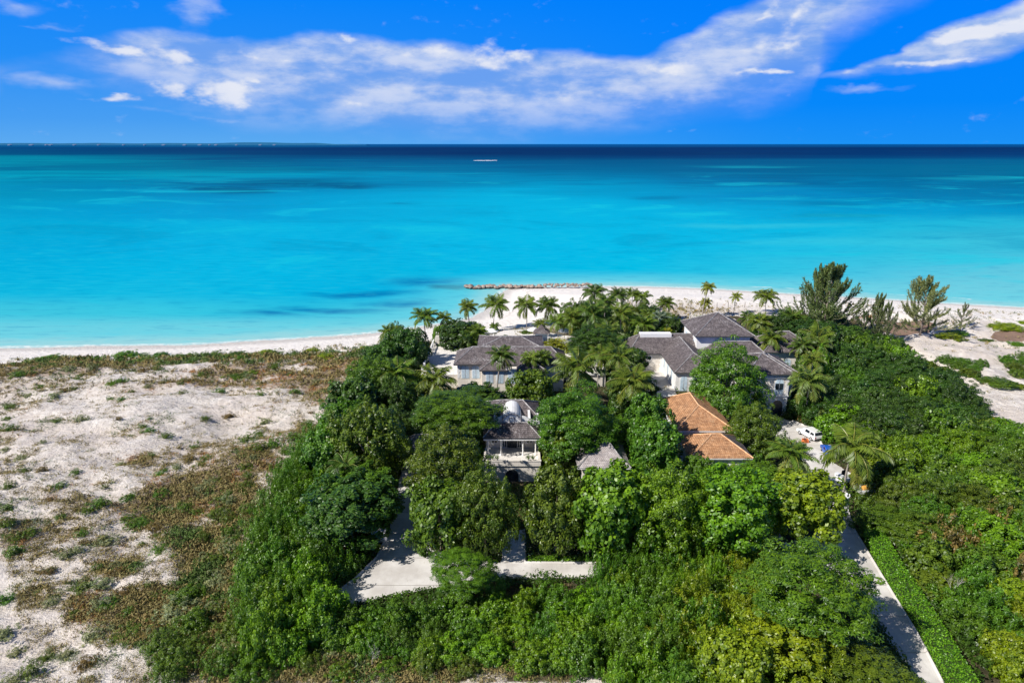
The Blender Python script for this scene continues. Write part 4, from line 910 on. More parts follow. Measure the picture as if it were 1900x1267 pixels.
# ------------------------------------------------------------------ buildings
def roof(root, x0, x1, y0, y1, ze, ridge, zr, m_, cap, name='roof', fascia=.16, flare=0.0):
    """hip roof over a rectangle; ridge = (xa, ya, xb, yb)"""
    xa, ya, xb, yb = ridge
    def lerp(a, b, t): return a + (b - a) * t
    V = [(x0, y0, ze), (x1, y0, ze), (x1, y1, ze), (x0, y1, ze)]
    if flare:
        zm = ze + (zr - ze) * .32; t = .45
        A = [(lerp(c[0], d[0], t), lerp(c[1], d[1], t), zm) for c, d in zip(V, ((xa, ya), (xb, ya if xa != xb else ya), (xb, yb), (xa, yb)))]
        V += A
    V += [(xa, ya, zr), (xb, yb, zr)]
    n0 = len(V) - 2; a, b = n0, n0 + 1; ns = (xa == xb)     # ridge along y?
    q = [4, 5, 6, 7] if flare else [0, 1, 2, 3]; Fc = []
    if flare: Fc += [(0, 1, 5, 4), (1, 2, 6, 5), (2, 3, 7, 6), (3, 0, 4, 7)]
    if ns: Fc += [(q[0], q[1], a), (q[1], q[2], b, a), (q[2], q[3], b), (q[3], q[0], a, b)]
    else: Fc += [(q[0], q[1], b, a), (q[1], q[2], b), (q[2], q[3], a, b), (q[3], q[0], a)]
    ro = MB().add(V, Fc).build(name, m_, root)
    fa = MB().box(x0 + .02, x1 - .02, y0 + .02, y1 - .02, ze - fascia, ze - .004).build('fascia', M_FASC if m_ in (M_GREY, M_SLATE) else M_TRIM, root)
    cp = MB(); up = Vector((0, 0, .03))
    ends = [(0, a), (1, a if ns else b), (2, b), (3, b if ns else a)]
    for c, e in ends:
        if flare: cp.tube([Vector(V[c]) + up, Vector(V[c + 4]) + up, Vector(V[e]) + up], .08, 4)
        else: cp.tube([Vector(V[c]) + up, Vector(V[e]) + up], .075, 4)
    cp.tube([Vector(V[a]) + up, Vector(V[b]) + up + Vector((.001, 0, 0))], .09, 4)
    cp.build('ridge_cap', cap, ro)
    return ro


def arch_poly(c, z0, w_, h_, k=8, flat=False):
    r = w_ / 2
    if flat: return [(c - r, z0), (c + r, z0), (c + r, z0 + h_), (c - r, z0 + h_)]
    return [(c - r, z0), (c + r, z0)] + [(c + r * math.cos(math.pi * i / k), z0 + h_ - r + r * math.sin(math.pi * i / k)) for i in range(k + 1)]


def opening(root, face, at, c, z0, w_, h_, kind='shutter', flat=False):
    """a window or door proud of a wall; face 's' looks to -y at y=at, 'w' looks to -x at x=at"""
    ax = 'y' if face == 's' else 'x'
    nm = {'shutter': 'shutter', 'door': 'door', 'window': 'window', 'dark': 'archway', 'blue': 'door'}[kind]
    fr = MB().prism(arch_poly(c, z0 - .03, w_ + .22, h_ + .14, flat=flat), ax, at - .035, at + .02).build(nm + '_frame', M_TRIM, root)
    pan = MB().prism(arch_poly(c, z0, w_, h_, flat=flat), ax, at - .06, at - .02).build(nm, {'shutter': M_BLUE, 'door': M_TRIM, 'window': M_GLASS, 'dark': M_DARK, 'blue': M_BLUE}[kind], root)
    det = MB()
    if kind in ('shutter', 'blue', 'door'):
        if ax == 'y': det.box(c - .02, c + .02, at - .075, at - .062, z0, z0 + h_ * .97)
        else: det.box(at - .075, at - .062, c - .02, c + .02, z0, z0 + h_ * .97)
        for i in range(1, 9):
            z = z0 + h_ * .8 * i / 9
            if ax == 'y': det.box(c - w_ * .44, c + w_ * .44, at - .072, at - .062, z, z + .018)
            else: det.box(at - .072, at - .062, c - w_ * .44, c + w_ * .44, z, z + .018)
        det.build('slats', M_CAP, pan)
    elif kind == 'window':
        for i in (-.5, 0, .5):
            if ax == 'y': det.box(c + i * w_ - .03, c + i * w_ + .03, at - .08, at - .062, z0, z0 + h_)
            else: det.box(at - .08, at - .062, c + i * w_ - .03, c + i * w_ + .03, z0, z0 + h_)
        for t in (0, .5, 1):
            z = z0 + t * (h_ - .06)
            if ax == 'y': det.box(c - w_ * .47, c + w_ * .47, at - .078, at - .0625, z, z + .06)
            else: det.box(at - .078, at - .0625, c - w_ * .47, c + w_ * .47, z, z + .06)
        det.build('glazing_bars', M_TRIM, pan)
    return pan


def quoins(root, xs, ys, z0, z1, m_=None):
    q = MB()
    for x in xs:
        for y in ys:
            z = z0; k = 0
            while z < z1 - .3:
                a = .42 if k % 2 else .28
                sx_ = 1 if x == min(xs) else -1; sy_ = 1 if y == min(ys) else -1
                q.box(min(x - .03 * sx_, x + a * sx_), max(x - .03 * sx_, x + a * sx_), min(y - .03 * sy_, y + a * sy_), max(y - .03 * sy_, y + a * sy_), z + .01, z + .29); z += .3; k += 1
    q.build('quoins', m_ or M_TRIM, root)


def house(label, name='house', cat='house'):
    r_ = empty(name, (0, 0, 0)); return tag(r_, label, cat)
def wall(root, x0, x1, y0, y1, z0, z1, m_=M_STONE, nm='wall', foot=True):
    if foot: BOX.append((x0, x1, y0, y1))
    w_ = MB().box(x0, x1, y0, y1, z0 - .4, z1).build(nm, m_, root)
    return w_

# main house
r_ = house('wide main house with grey hipped roofs and arched pale blue shutters')
FZ = 4.4
wall(r_, -7.4, 7.0, 88.0, 93.0, FZ - 1.6, 6.42); quoins(r_, (-7.4, 7.0), (88.0, 93.0), FZ, 6.3)
roof(r_, -7.9, 7.5, 87.5, 93.5, 6.5, (-5.4, 90.5, 5.4, 90.5), 8.07, M_GREY, M_CAP)
wall(r_, -4.0, 4.1, 86.0, 87.97, FZ - 1.6, 6.18); roof(r_, -4.35, -.6, 85.6, 89.5, 6.3, (-2.6, 87.3, -2.4, 87.3), 7.2, M_GREY, M_CAP)
roof(r_, .6, 4.45, 85.6, 89.6, 6.32, (2.3, 87.35, 2.5, 87.35), 7.22, M_GREY, M_CAP)
wall(r_, -4.2, 3.8, 93.03, 97.5, FZ - 1.6, 7.4, foot=False); roof(r_, -4.9, 4.5, 91.2, 98.2, 7.55, (-1.4, 93.4, 1.3, 93.4), 8.72, M_GREY, M_CAP)
for c in (-6.35, -4.9, 5.2, 6.35): opening(r_, 's', 88.0, c, FZ, .95, 1.75, 'shutter')
for c in (-3.0, -1.6, 1.7, 3.1): opening(r_, 's', 86.0, c, FZ, .85, 1.6, 'shutter', True)
opening(r_, 's', 86.0, 0.05, FZ, 1.1, 1.7, 'shutter')
# terraces beside the main house
def terrace(label, x0, x1, y0, y1, z, rails, extra=None):
    t = empty('terrace'); tag(t, label, 'terrace'); BOX.append((x0, x1, y0, y1))
    MB().box(x0, x1, y0, y1, ZG - .3, z).build('base', M_STONE, t); MB().box(x0 - .05, x1 + .05, y0 - .05, y1 + .05, z + .003, z + .09).build('paving', M_FLAG, t)
    for (ax, ay, bx, by) in rails:
        b_ = MB(); L = math.hypot(bx - ax, by - ay); k = max(2, int(L / .28)); ux, uy = (bx - ax) / L, (by - ay) / L
        for i in range(k + 1):
            x, y = ax + ux * L * i / k, ay + uy * L * i / k
            if i % 8 == 0: b_.box(x - .14, x + .14, y - .14, y + .14, z + .09, z + .98)
            else: b_.lathe([(.04, 0), (.075, .15), (.04, .4), (.05, .62)], (x, y, z + .12), 6)
        hx, hy = abs(ux) * 0 + .1 * abs(uy), .1 * abs(ux)
        b_.box(min(ax, bx) - hx, max(ax, bx) + hx, min(ay, by) - hy, max(ay, by) + hy, z + .78, z + .88)
        b_.build('balustrade', M_TRIM, t)
    return t
t = terrace('white stone terrace with balustrade left of the main house', -12.6, -7.45, 89.2, 104.5, FZ, [(-12.4, 89.6, -12.4, 104.2), (-9.4, 104.3, -7.6, 104.3)])
# garden wall with an oval hole at the back of the terrace
ring = MB(); k = 20
for i in range(k):
    a, b = 2 * math.pi * i / k, 2 * math.pi * (i + 1) / k; cx, cz = -10.9, FZ + .85
    def sq(t): 
        c, s_ = math.cos(t), math.sin(t); m_ = max(abs(c) / 1.25, abs(s_) / .8); return cx + c / m_, cz + s_ / m_
    P0, P1, P2, P3 = (cx + .62 * math.cos(a), cz + .3 * math.sin(a)), (cx + .62 * math.cos(b), cz + .3 * math.sin(b)), sq(b), sq(a)
    ring.prism([P0, P1, P2, P3], 'y', 103.4, 103.75)
ring.build('screen_wall', M_STONE, t)
t = terrace('pale courtyard terrace with a curved arch in its front wall right of the main house', 7.6, 13.0, 89.8, 101.5, FZ - .1, [(12.85, 90.2, 12.85, 101.2)])
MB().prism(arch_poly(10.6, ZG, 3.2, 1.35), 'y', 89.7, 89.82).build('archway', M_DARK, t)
MB().box(7.6, 13.1, 89.55, 89.72, FZ - .12, FZ + .1).build('coping', M_TRIM, t)

# house with the flat white ridge
r_ = house('grey-roofed house with flat white ridge and a long white side wing')
wall(r_, 17.6, 30.5, 96.6, 102.4, ZG, 5.25, M_STONE); quoins(r_, (17.6, 22.3), (96.6, 102.4), ZG, 5.1)
wall(r_, 22.3, 28.2, 87.9, 96.57, ZG, 5.22, M_WHITE)
rf = roof(r_, 17.1, 30.8, 96.1, 102.9, 5.35, (19.4, 99.5, 28.5, 99.5), 7.45, M_GREY, M_CAP)
MB().box(19.3, 24.0, 98.9, 100.1, 7.0, 7.62).build('ridge_deck', M_WHITE, rf)
roof(r_, 21.95, 28.55, 87.5, 98.9, 5.33, (25.2, 90.6, 25.2, 98.8), 7.2, M_GREY, M_CAP)
o = MB().lathe([(.36, 0), (.36, .05)], (0, 0, 0), 14); ov = o.build('oculus_frame', M_TRIM, r_); ov.rotation_euler = (R(90), 0, 0); ov.location = (20.4, 96.6, 4.55); ov.scale = (1, 1.3, 1)
o = MB().lathe([(.24, .055), (.24, .075)], (0, 0, 0), 14).box(-.03, .03, -.24, .24, .08, .09).box(-.24, .24, -.03, .03, .0805, .0895).build('oculus_window', M_DARK, ov)
for c in (90.2, 92.6, 95.0): opening(r_, 'w', 22.3, c, ZG + 1.0, .7, 1.3, 'shutter', True)
for c in (23.4, 25.0, 26.7): opening(r_, 's', 87.9, c, ZG + .1, .9, 2.1, 'blue')

# tall pyramid roof
r_ = house('tall house under a large grey pyramid roof')
wall(r_, 27.3, 35.1, 96.9, 104.5, ZG, 7.9, M_WHITE); roof(r_, 26.8, 35.6, 96.2, 105.1, 8.0, (31.15, 100.6, 31.25, 100.6), 10.5, M_GREY, M_CAP)
wall(r_, 30.6, 36.3, 93.6, 96.87, ZG, 5.5, M_STONE); roof(r_, 28.0, 36.9, 93.0, 98.6, 5.65, (30.6, 95.9, 35.0, 95.9), 7.3, M_GREY, M_CAP, name='lean_to_roof')
for c in (98.5, 100.7, 102.9): opening(r_, 'w', 27.3, c, 5.4, .7, 1.5, 'shutter', True)
for c in (31.6, 33.2, 34.8): opening(r_, 's', 93.6, c, ZG + .2, .9, 2.1, 'shutter')

r_ = house('grey hip-roofed house at the right, half hidden by palms')
wall(r_, 37.0, 44.3, 95.4, 101.2, ZG, 5.85, M_STONE); roof(r_, 36.5, 44.8, 94.8, 101.8, 6.0, (39.9, 98.2, 41.3, 98.2), 8.2, M_GREY, M_CAP)
for c in (38.5, 40.4, 42.3): opening(r_, 's', 95.4, c, ZG + .2, .9, 2.1, 'shutter')

# gatehouse
r_ = house('two-storey stone gatehouse with arched upper window and two ground-floor arches', 'gatehouse')
wall(r_, 29.2, 34.1, 79.4, 86.0, ZG, 7.9); quoins(r_, (29.2, 34.1), (79.4, 86.0), ZG, 7.5)
roof(r_, 28.7, 34.55, 78.9, 86.6, 8.05, (31.6, 82.6, 31.7, 82.6), 9.6, M_GREY, M_CAP)
wall(r_, 34.13, 35.5, 81.4, 86.5, ZG, 7.4); roof(r_, 31.0, 35.8, 81.0, 87.6, 7.55, (33.3, 84.0, 33.3, 85.0), 8.75, M_GREY, M_CAP)
MB().box(29.1, 34.2, 79.28, 79.37, 5.0, 5.15).box(29.05, 34.25, 79.2, 79.38, 7.4, 7.55).build('string_course', M_TRIM, r_)
w_ = opening(r_, 's', 79.4, 32.95, 5.25, 1.0, 2.0, 'blue'); MB().box(32.5, 32.9, 79.3, 79.335, 5.9, 6.7).box(33.0, 33.4, 79.3, 79.335, 5.9, 6.7).build('panes', M_GLASS, w_)
for c in (30.9, 32.95): opening(r_, 's', 79.4, c, ZG, 1.35, 2.0, 'dark')
opening(r_, 's', 79.4, 30.6, 5.3, .8, 1.6, 'shutter')

# cedar-roofed garage pair
r_ = house('large building under a new orange cedar shingle roof', 'outbuilding', 'building')
wall(r_, 17.75, 23.1, 66.95, 75.3, ZG, 5.85, M_WHITE); roof(r_, 17.3, 23.5, 66.5, 75.7, 6.0, (20.35, 69.6, 20.35, 73.5), 7.65, M_ORANGE, M_CAPO)
for c in (69, 71.5, 74): opening(r_, 'w', 17.75, c, ZG + .9, .8, 1.4, 'shutter', True)
r_ = house('smaller front building with orange cedar roof and a greyed right slope', 'outbuilding', 'building')
wall(r_, 17.8, 23.2, 61.4, 66.4, ZG, 5.35, M_WHITE); roof(r_, 17.4, 23.6, 61.0, 66.35, 5.5, (20.2, 63.75, 21.1, 63.75), 6.85, M_ORANGE, M_CAPO)
MB().add([(23.615, 61.03, 5.53), (23.615, 66.3, 5.53), (21.14, 63.76, 6.87)], [(0, 1, 2)]).build('greyed_slope', M_GREY, r_)
for c in (19.2, 21.8): opening(r_, 's', 61.4, c, ZG + .1, 1.0, 2.1, 'blue')
# downpipes and posts left of it
# grey pavilion
r_ = house('small garden pavilion with weathered grey flared roof', 'pavilion', 'pavilion')
wall(r_, 6.9, 10.9, 60.5, 64.4, ZG, 4.9, M_STONE); roof(r_, 6.3, 11.5, 59.9, 65.0, 5.0, (8.4, 62.4, 9.5, 62.4), 6.75, M_PALE, M_CAP, flare=1)
# small left building
r_ = house('small beige building with blue-grey hipped roof beside the drive', 'outbuilding', 'building')
wall(r_, -11.2, -7.0, 62.9, 66.4, ZG, 4.8, M_STONE); roof(r_, -11.5, -6.7, 62.5, 66.8, 4.92, (-9.8, 64.5, -8.3, 64.5), 6.45, M_SLATE, M_CAP); opening(r_, 's', 62.9, -9.3, ZG + .1, .9, 2.0, 'blue', True)

# porch house with barrel dormer
r_ = house('white cottage with columned porch, raised terrace and barrel-vaulted dormer', 'cottage', 'cottage'); FP = 4.2
wall(r_, -2.75, 2.75, 66.1, 72.5, ZG, 6.6, M_STONE)
BOX.append((-2.9, 2.9, 61.2, 66))
tr_ = MB().box(-2.75, 2.75, 61.9, 66.07, ZG - .3, FP - .02).build('terrace_base', M_STONE, r_); MB().box(-2.85, 2.85, 61.8, 66.08, FP - .015, FP + .06).build('paving', M_FLAG, tr_)
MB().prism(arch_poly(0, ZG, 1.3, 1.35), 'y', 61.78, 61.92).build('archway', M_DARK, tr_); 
pr = MB().box(-2.85, 2.85, 61.75, 61.95, FP + .065, FP + .6).box(-2.85, -2.65, 61.97, 64.2, FP + .065, FP + .6).box(2.65, 2.85, 61.97, 64.2, FP + .065, FP + .6).box(-2.9, 2.9, 61.7, 62.0, FP + .605, FP + .69)
pr.build('parapet', M_STONE, r_)
roof(r_, -2.95, 2.95, 63.9, 69.6, 6.36, (-1.6, 66.2, 1.6, 66.2), 7.05, M_GREY, M_CAP, name='porch_roof')
MB().box(-2.9, 2.9, 63.95, 64.12, 6.04, 6.19).build('porch_beam', M_TRIM, r_)
for x in (-2.45, -1.15, 1.12, 2.42):
    MB().lathe([(.11, 0), (.11, .08), (.075, .12), (.065, 1.7), (.1, 1.74), (.1, 1.8)], (x, 64.3, FP + .065), 10).build('column', M_TRIM, r_, smooth=False)
opening(r_, 's', 66.1, 0, FP + .07, .95, 1.85, 'dark', True)
for x in (-.78, .78): opening(r_, 's', 66.1, x, FP + .09, .42, 1.6, 'window', True)
for x in (-1.85, 1.85): opening(r_, 's', 66.1, x, FP + .6, .6, 1.05, 'window', True)
# barrel dormer
dm = MB(); k = 12; prof = [(1.0 * math.cos(math.pi * i / k), 7.0 + .98 * math.sin(math.pi * i / k)) for i in range(k + 1)]
dm.prism([(-1.0, 6.6), (1.0, 6.6)] + prof, 'y', 66.35, 70.2); d_ = dm.build('dormer', M_WHITE, r_, smooth=False)
MB().prism([(1.06 * math.cos(math.pi * i / k), 7.0 + 1.04 * math.sin(math.pi * i / k)) for i in range(k + 1)] + [(.94 * math.cos(math.pi * (k - i) / k), 7.0 + .92 * math.sin(math.pi * (k - i) / k)) for i in range(k + 1)], 'y', 66.27, 66.42).build('arch_moulding', M_CAP, d_)
MB().box(-.3, .3, 66.3, 66.34, 7.02, 7.55).build('window_frame', M_CAP, d_); MB().box(-.22, .22, 66.28, 66.3, 7.06, 7.47).build('window_pane', M_TRIM, d_)
# stepped curved parapets either side and the white rear gable
for sgn in (-1, 1):
    P_ = [(sgn * 1.05, 6.7), (sgn * 2.9, 6.7), (sgn * 2.9, 6.95), (sgn * 2.4, 7.02), (sgn * 1.9, 7.25), (sgn * 1.45, 7.5), (sgn * 1.05, 7.6)]
    MB().prism(P_ if sgn > 0 else P_[::-1], 'y', 66.6, 66.85).build('gable_parapet', M_WHITE, r_)
    MB().box(min(sgn * 1.7, sgn * 1.95), max(sgn * 1.7, sgn * 1.95), 66.86, 69.6, 6.62, 7.3).box(min(sgn * 2.6, sgn * 2.85), max(sgn * 2.6, sgn * 2.85), 66.86, 69.0, 6.62, 7.0).build('roof_upstand', M_WHITE, r_)
roof(r_, -3.0, 3.0, 68.0, 73.0, 6.75, (-1.2, 70.5, 1.2, 70.5), 7.9, M_GREY, M_CAP)
for i, x in enumerate((-2.4, -1.95, -1.5, 1.6, 2.05)):
    p_ = empty('potted_plant', (x, 61.85, FP + .69)); tag(p_, ['leftmost potted plant on the cottage terrace parapet', 'second potted plant from the left on the cottage parapet', 'third potted plant from the left on the cottage parapet', 'fourth potted plant, right of the gap in the cottage parapet row', 'rightmost potted plant on the cottage terrace parapet'][i], 'potted plant', 'potted plants along the cottage parapet')
    MB().lathe([(.08, 0), (.12, .2), (.13, .22)], k=8).build('pot', M_STONE, p_); link('foliage', ARCH['low'][i % 3], p_, (0, 0, .2), i, (.22, .22, .32), GR['mid'])

# entrance walls of the front drive
def pier(x0, x1, y, h_, label):
    e_ = empty('gate_wall'); tag(e_, label, 'gate wall'); MB().box(x0, x1, y, y + .4, ZG - .2, ZG + h_).build('wall', M_WHITE, e_); MB().box(x0 - .06, x1 + .06, y - .06, y + .46, ZG + h_ + .003, ZG + h_ + .12).build('coping', M_TRIM, e_)
    return e_
a, b = G(690, 1006); c, d = G(718, 1006); e_ = pier(a, c, b, 1.05, 'white gate wall at the left edge of the front drive')
MB().box(a + .35, a + .95, b - .02, b - .004, ZG + .35, ZG + .75).build('plaque', M_BLUE, e_)
a, b = G(791, 1012); pier(a - .1, a + .45, b, 1.2, 'narrow white gate pier at the right edge of the front drive')

# gazebo, parasols, loungers on the beach terrace
e_ = empty('gazebo', (5.0, 111.5, ZG)); tag(e_, 'small white gazebo with dark pointed roof on the beach terrace', 'gazebo'); BOX.append((3.6, 6.6, 110, 113))
for sx_, sy_ in ((-1, -1), (1, -1), (1, 1), (-1, 1)): MB().box(sx_ * 1.05 - .07, sx_ * 1.05 + .07, sy_ * 1.05 - .07, sy_ * 1.05 + .07, 0, 2.0).build('post', M_TRIM, e_)
MB().box(-1.15, 1.15, -1.15, 1.15, -.1, .12).build('base', M_STONE, e_); MB().box(-.98, .98, .95, 1.05, .12, 1.95).build('back_panel', M_BLUE, e_)
MB().add([(-1.4, -1.4, 2.0), (1.4, -1.4, 2.0), (1.4, 1.4, 2.0), (-1.4, 1.4, 2.0), (-.6, -.6, 2.5), (.6, -.6, 2.5), (.6, .6, 2.5), (-.6, .6, 2.5), (0, 0, 3.35)],
         [(3, 2, 1, 0), (0, 1, 5, 4), (1, 2, 6, 5), (2, 3, 7, 6), (3, 0, 4, 7), (4, 5, 8), (5, 6, 8), (6, 7, 8), (7, 4, 8)]).build('roof', M_GREY, e_)
def parasol(px, py, label):
    x, y = G(px, py); e_ = empty('parasol', (x, y, ZG + .12)); tag(e_, label, 'parasol', 'white parasols on the beach terrace')
    MB().tube([(0, 0, 0), (0, 0, 2.2)], .04, 6).build('pole', M_WOOD, e_); MB().lathe([(1.15, 1.75), (1.17, 1.8), (.6, 2.08), (.03, 2.3)], k=8).build('canopy', M_CLOTH, e_); MB().lathe([(.3, 0), (.3, .1), (.05, .12)], k=10).build('base', M_STONE, e_)
parasol(913, 634, 'white parasol beside the small round dark tree'); parasol(990, 632, 'white parasol left of the gazebo'); parasol(1047, 634, 'white parasol right of the gazebo, under a palm')
lg = []
for i, (px, py) in enumerate(((1048, 640), (1053, 646), (1058, 652), (1040, 650))):
    x, y = G(px, py); e_ = empty('sun_lounger', (x, y, ZG + .12), .15); lg.append(e_)
    tag(e_, ['farthest white sun lounger of the row right of the gazebo', 'second farthest white sun lounger right of the gazebo', 'nearest white sun lounger of the row right of the gazebo', 'white sun lounger set apart left of the row'][i], 'sun lounger', 'white sun loungers by the pool')
    MB().box(-.95, .95, -.3, .3, .25, .32).box(-.9, -.82, -.28, -.2, 0, .25).box(.82, .9, -.28, -.2, 0, .25).box(-.9, -.82, .2, .28, 0, .25).box(.82, .9, .2, .28, 0, .25).build('frame', M_WOOD, e_)
    MB().add([(-.93, -.29, .325), (.35, -.29, .325), (.35, .29, .325), (-.93, .29, .325), (-.93, -.29, .42), (.35, -.29, .42), (.35, .29, .42), (-.93, .29, .42)], [(0, 3, 2, 1), (4, 5, 6, 7), (0, 1, 5, 4), (1, 2, 6, 5), (2, 3, 7, 6), (3, 0, 4, 7)]).build('mattress', M_CLOTH, e_)
    MB().prism([(.36, .33), (.95, .72), (.9, .8), (.33, .43)], 'y', -.29, .29).build('backrest', M_CLOTH, e_)
t = terrace('low balustraded wall between the main house and the beach', -7.2, 11.5, 102.5, 103.2, ZG + .5, [(-4.6, 102.85, -1.8, 102.85), (1.4, 102.85, 4.0, 102.85), (6, 102.85, 11, 102.85)])

# beach fence posts
for i in range(13):
    px = 1178 + i * 17 + random.uniform(-3, 3); x, y = G(px, 581 - i * .35, 1.8); z = gz(x, y)
    tag(MB().tube([(0, 0, -.4), (random.uniform(-.05, .05), 0, 1.15)], [.075, .06], 6).build('fence_post', M_WOOD, loc=(x, y, z)), 'thin weathered post of the fence line on the beach', 'fence post', 'fence posts across the beach')
# path lanterns / bollards of the beach path
for i, (px, py, lab) in enumerate(((1249, 612, 'white post lantern nearest the pyramid-roofed house on the beach path'), (1279, 598, 'white post lantern farther out on the beach path'))):
    x, y = G(px, py); e_ = empty('post_lantern', (x, y, gz(x, y))); tag(e_, lab, 'lantern')
    MB().lathe([(.12, 0), (.1, .1), (.06, .15), (.06, 1.5)], k=8).build('post', M_TRIM, e_); MB().lathe([(.08, 1.5), (.17, 1.85), (.2, 1.87), (.02, 2.1)], k=6).build('lantern_head', M_CAP, e_)

# ------------------------------------------------------------------ groyne of boulders
def rock_mesh(seed):
    r = np.random.default_rng(seed); bm = bmesh.new(); bmesh.ops.create_icosphere(bm, subdivisions=2, radius=1)
    pl = [(Vector(v), r.uniform(.62, .95)) for v in sphere_pts(9)]
    for v in bm.verts:
        for nrm, dd in pl:
            e = v.co.dot(nrm) - dd
            if e > 0: v.co -= nrm * e
        v.co *= 1 + r.normal() * .03
    me = bpy.data.meshes.new('boulder'); bm.to_mesh(me); bm.free(); me.materials.append(M_ROCK); return me
ROCK = [rock_mesh(s_) for s_ in range(6)]
rr = random.Random(5)
for i in range(118):
    t = i / 117; x = -11.6 + 31.5 * t ** .95 + rr.uniform(-.3, .3); s_ = rr.uniform(.42, .85) * (1.05 if t < .6 else .62); y = 169.4 + rr.uniform(-.9, .9) + .8 * math.sin(t * 4) * .3
    o = link('boulder', ROCK[i % 6], None, (x, y, rr.uniform(.1, .45) + (.75 * t if t > .6 else 0)), rr.uniform(0, 6), (s_ * rr.uniform(.8, 1.3), s_, s_ * rr.uniform(.6, .95)))
    o.rotation_euler[0] = rr.uniform(-.5, .5); tag(o, 'sunlit tan boulder piled in the rock groyne reaching into the sea', 'boulder', 'boulders of the groyne')
# garden boulders beside the yellow-green tree
for i, (px, py, s_, lab) in enumerate(((1428, 1012, .95, 'large grey boulder under the yellow-green tree'), (1409, 1004, .55, 'small grey boulder left of the large grey boulder'))):
    x, y = G(px, py); o = link('boulder', ROCK[i + 2], None, (x, y, ZG + s_ * .7), i, (s_, s_ * .8, s_)); tag(o, lab, 'boulder')
x, y = G(1455, 1022); e_ = empty('garden_tub', (x, y, ZG)); tag(e_, 'light blue tub beside the grey boulders', 'tub')
MB().lathe([(.3, 0), (.42, .5), (.45, .52), (.45, .58)], k=14).build('bowl', M_TEAL, e_); MB().lathe([(.46, .585), (.2, .7), (.03, .74)], k=14).build('lid', M_CLOTH, e_)

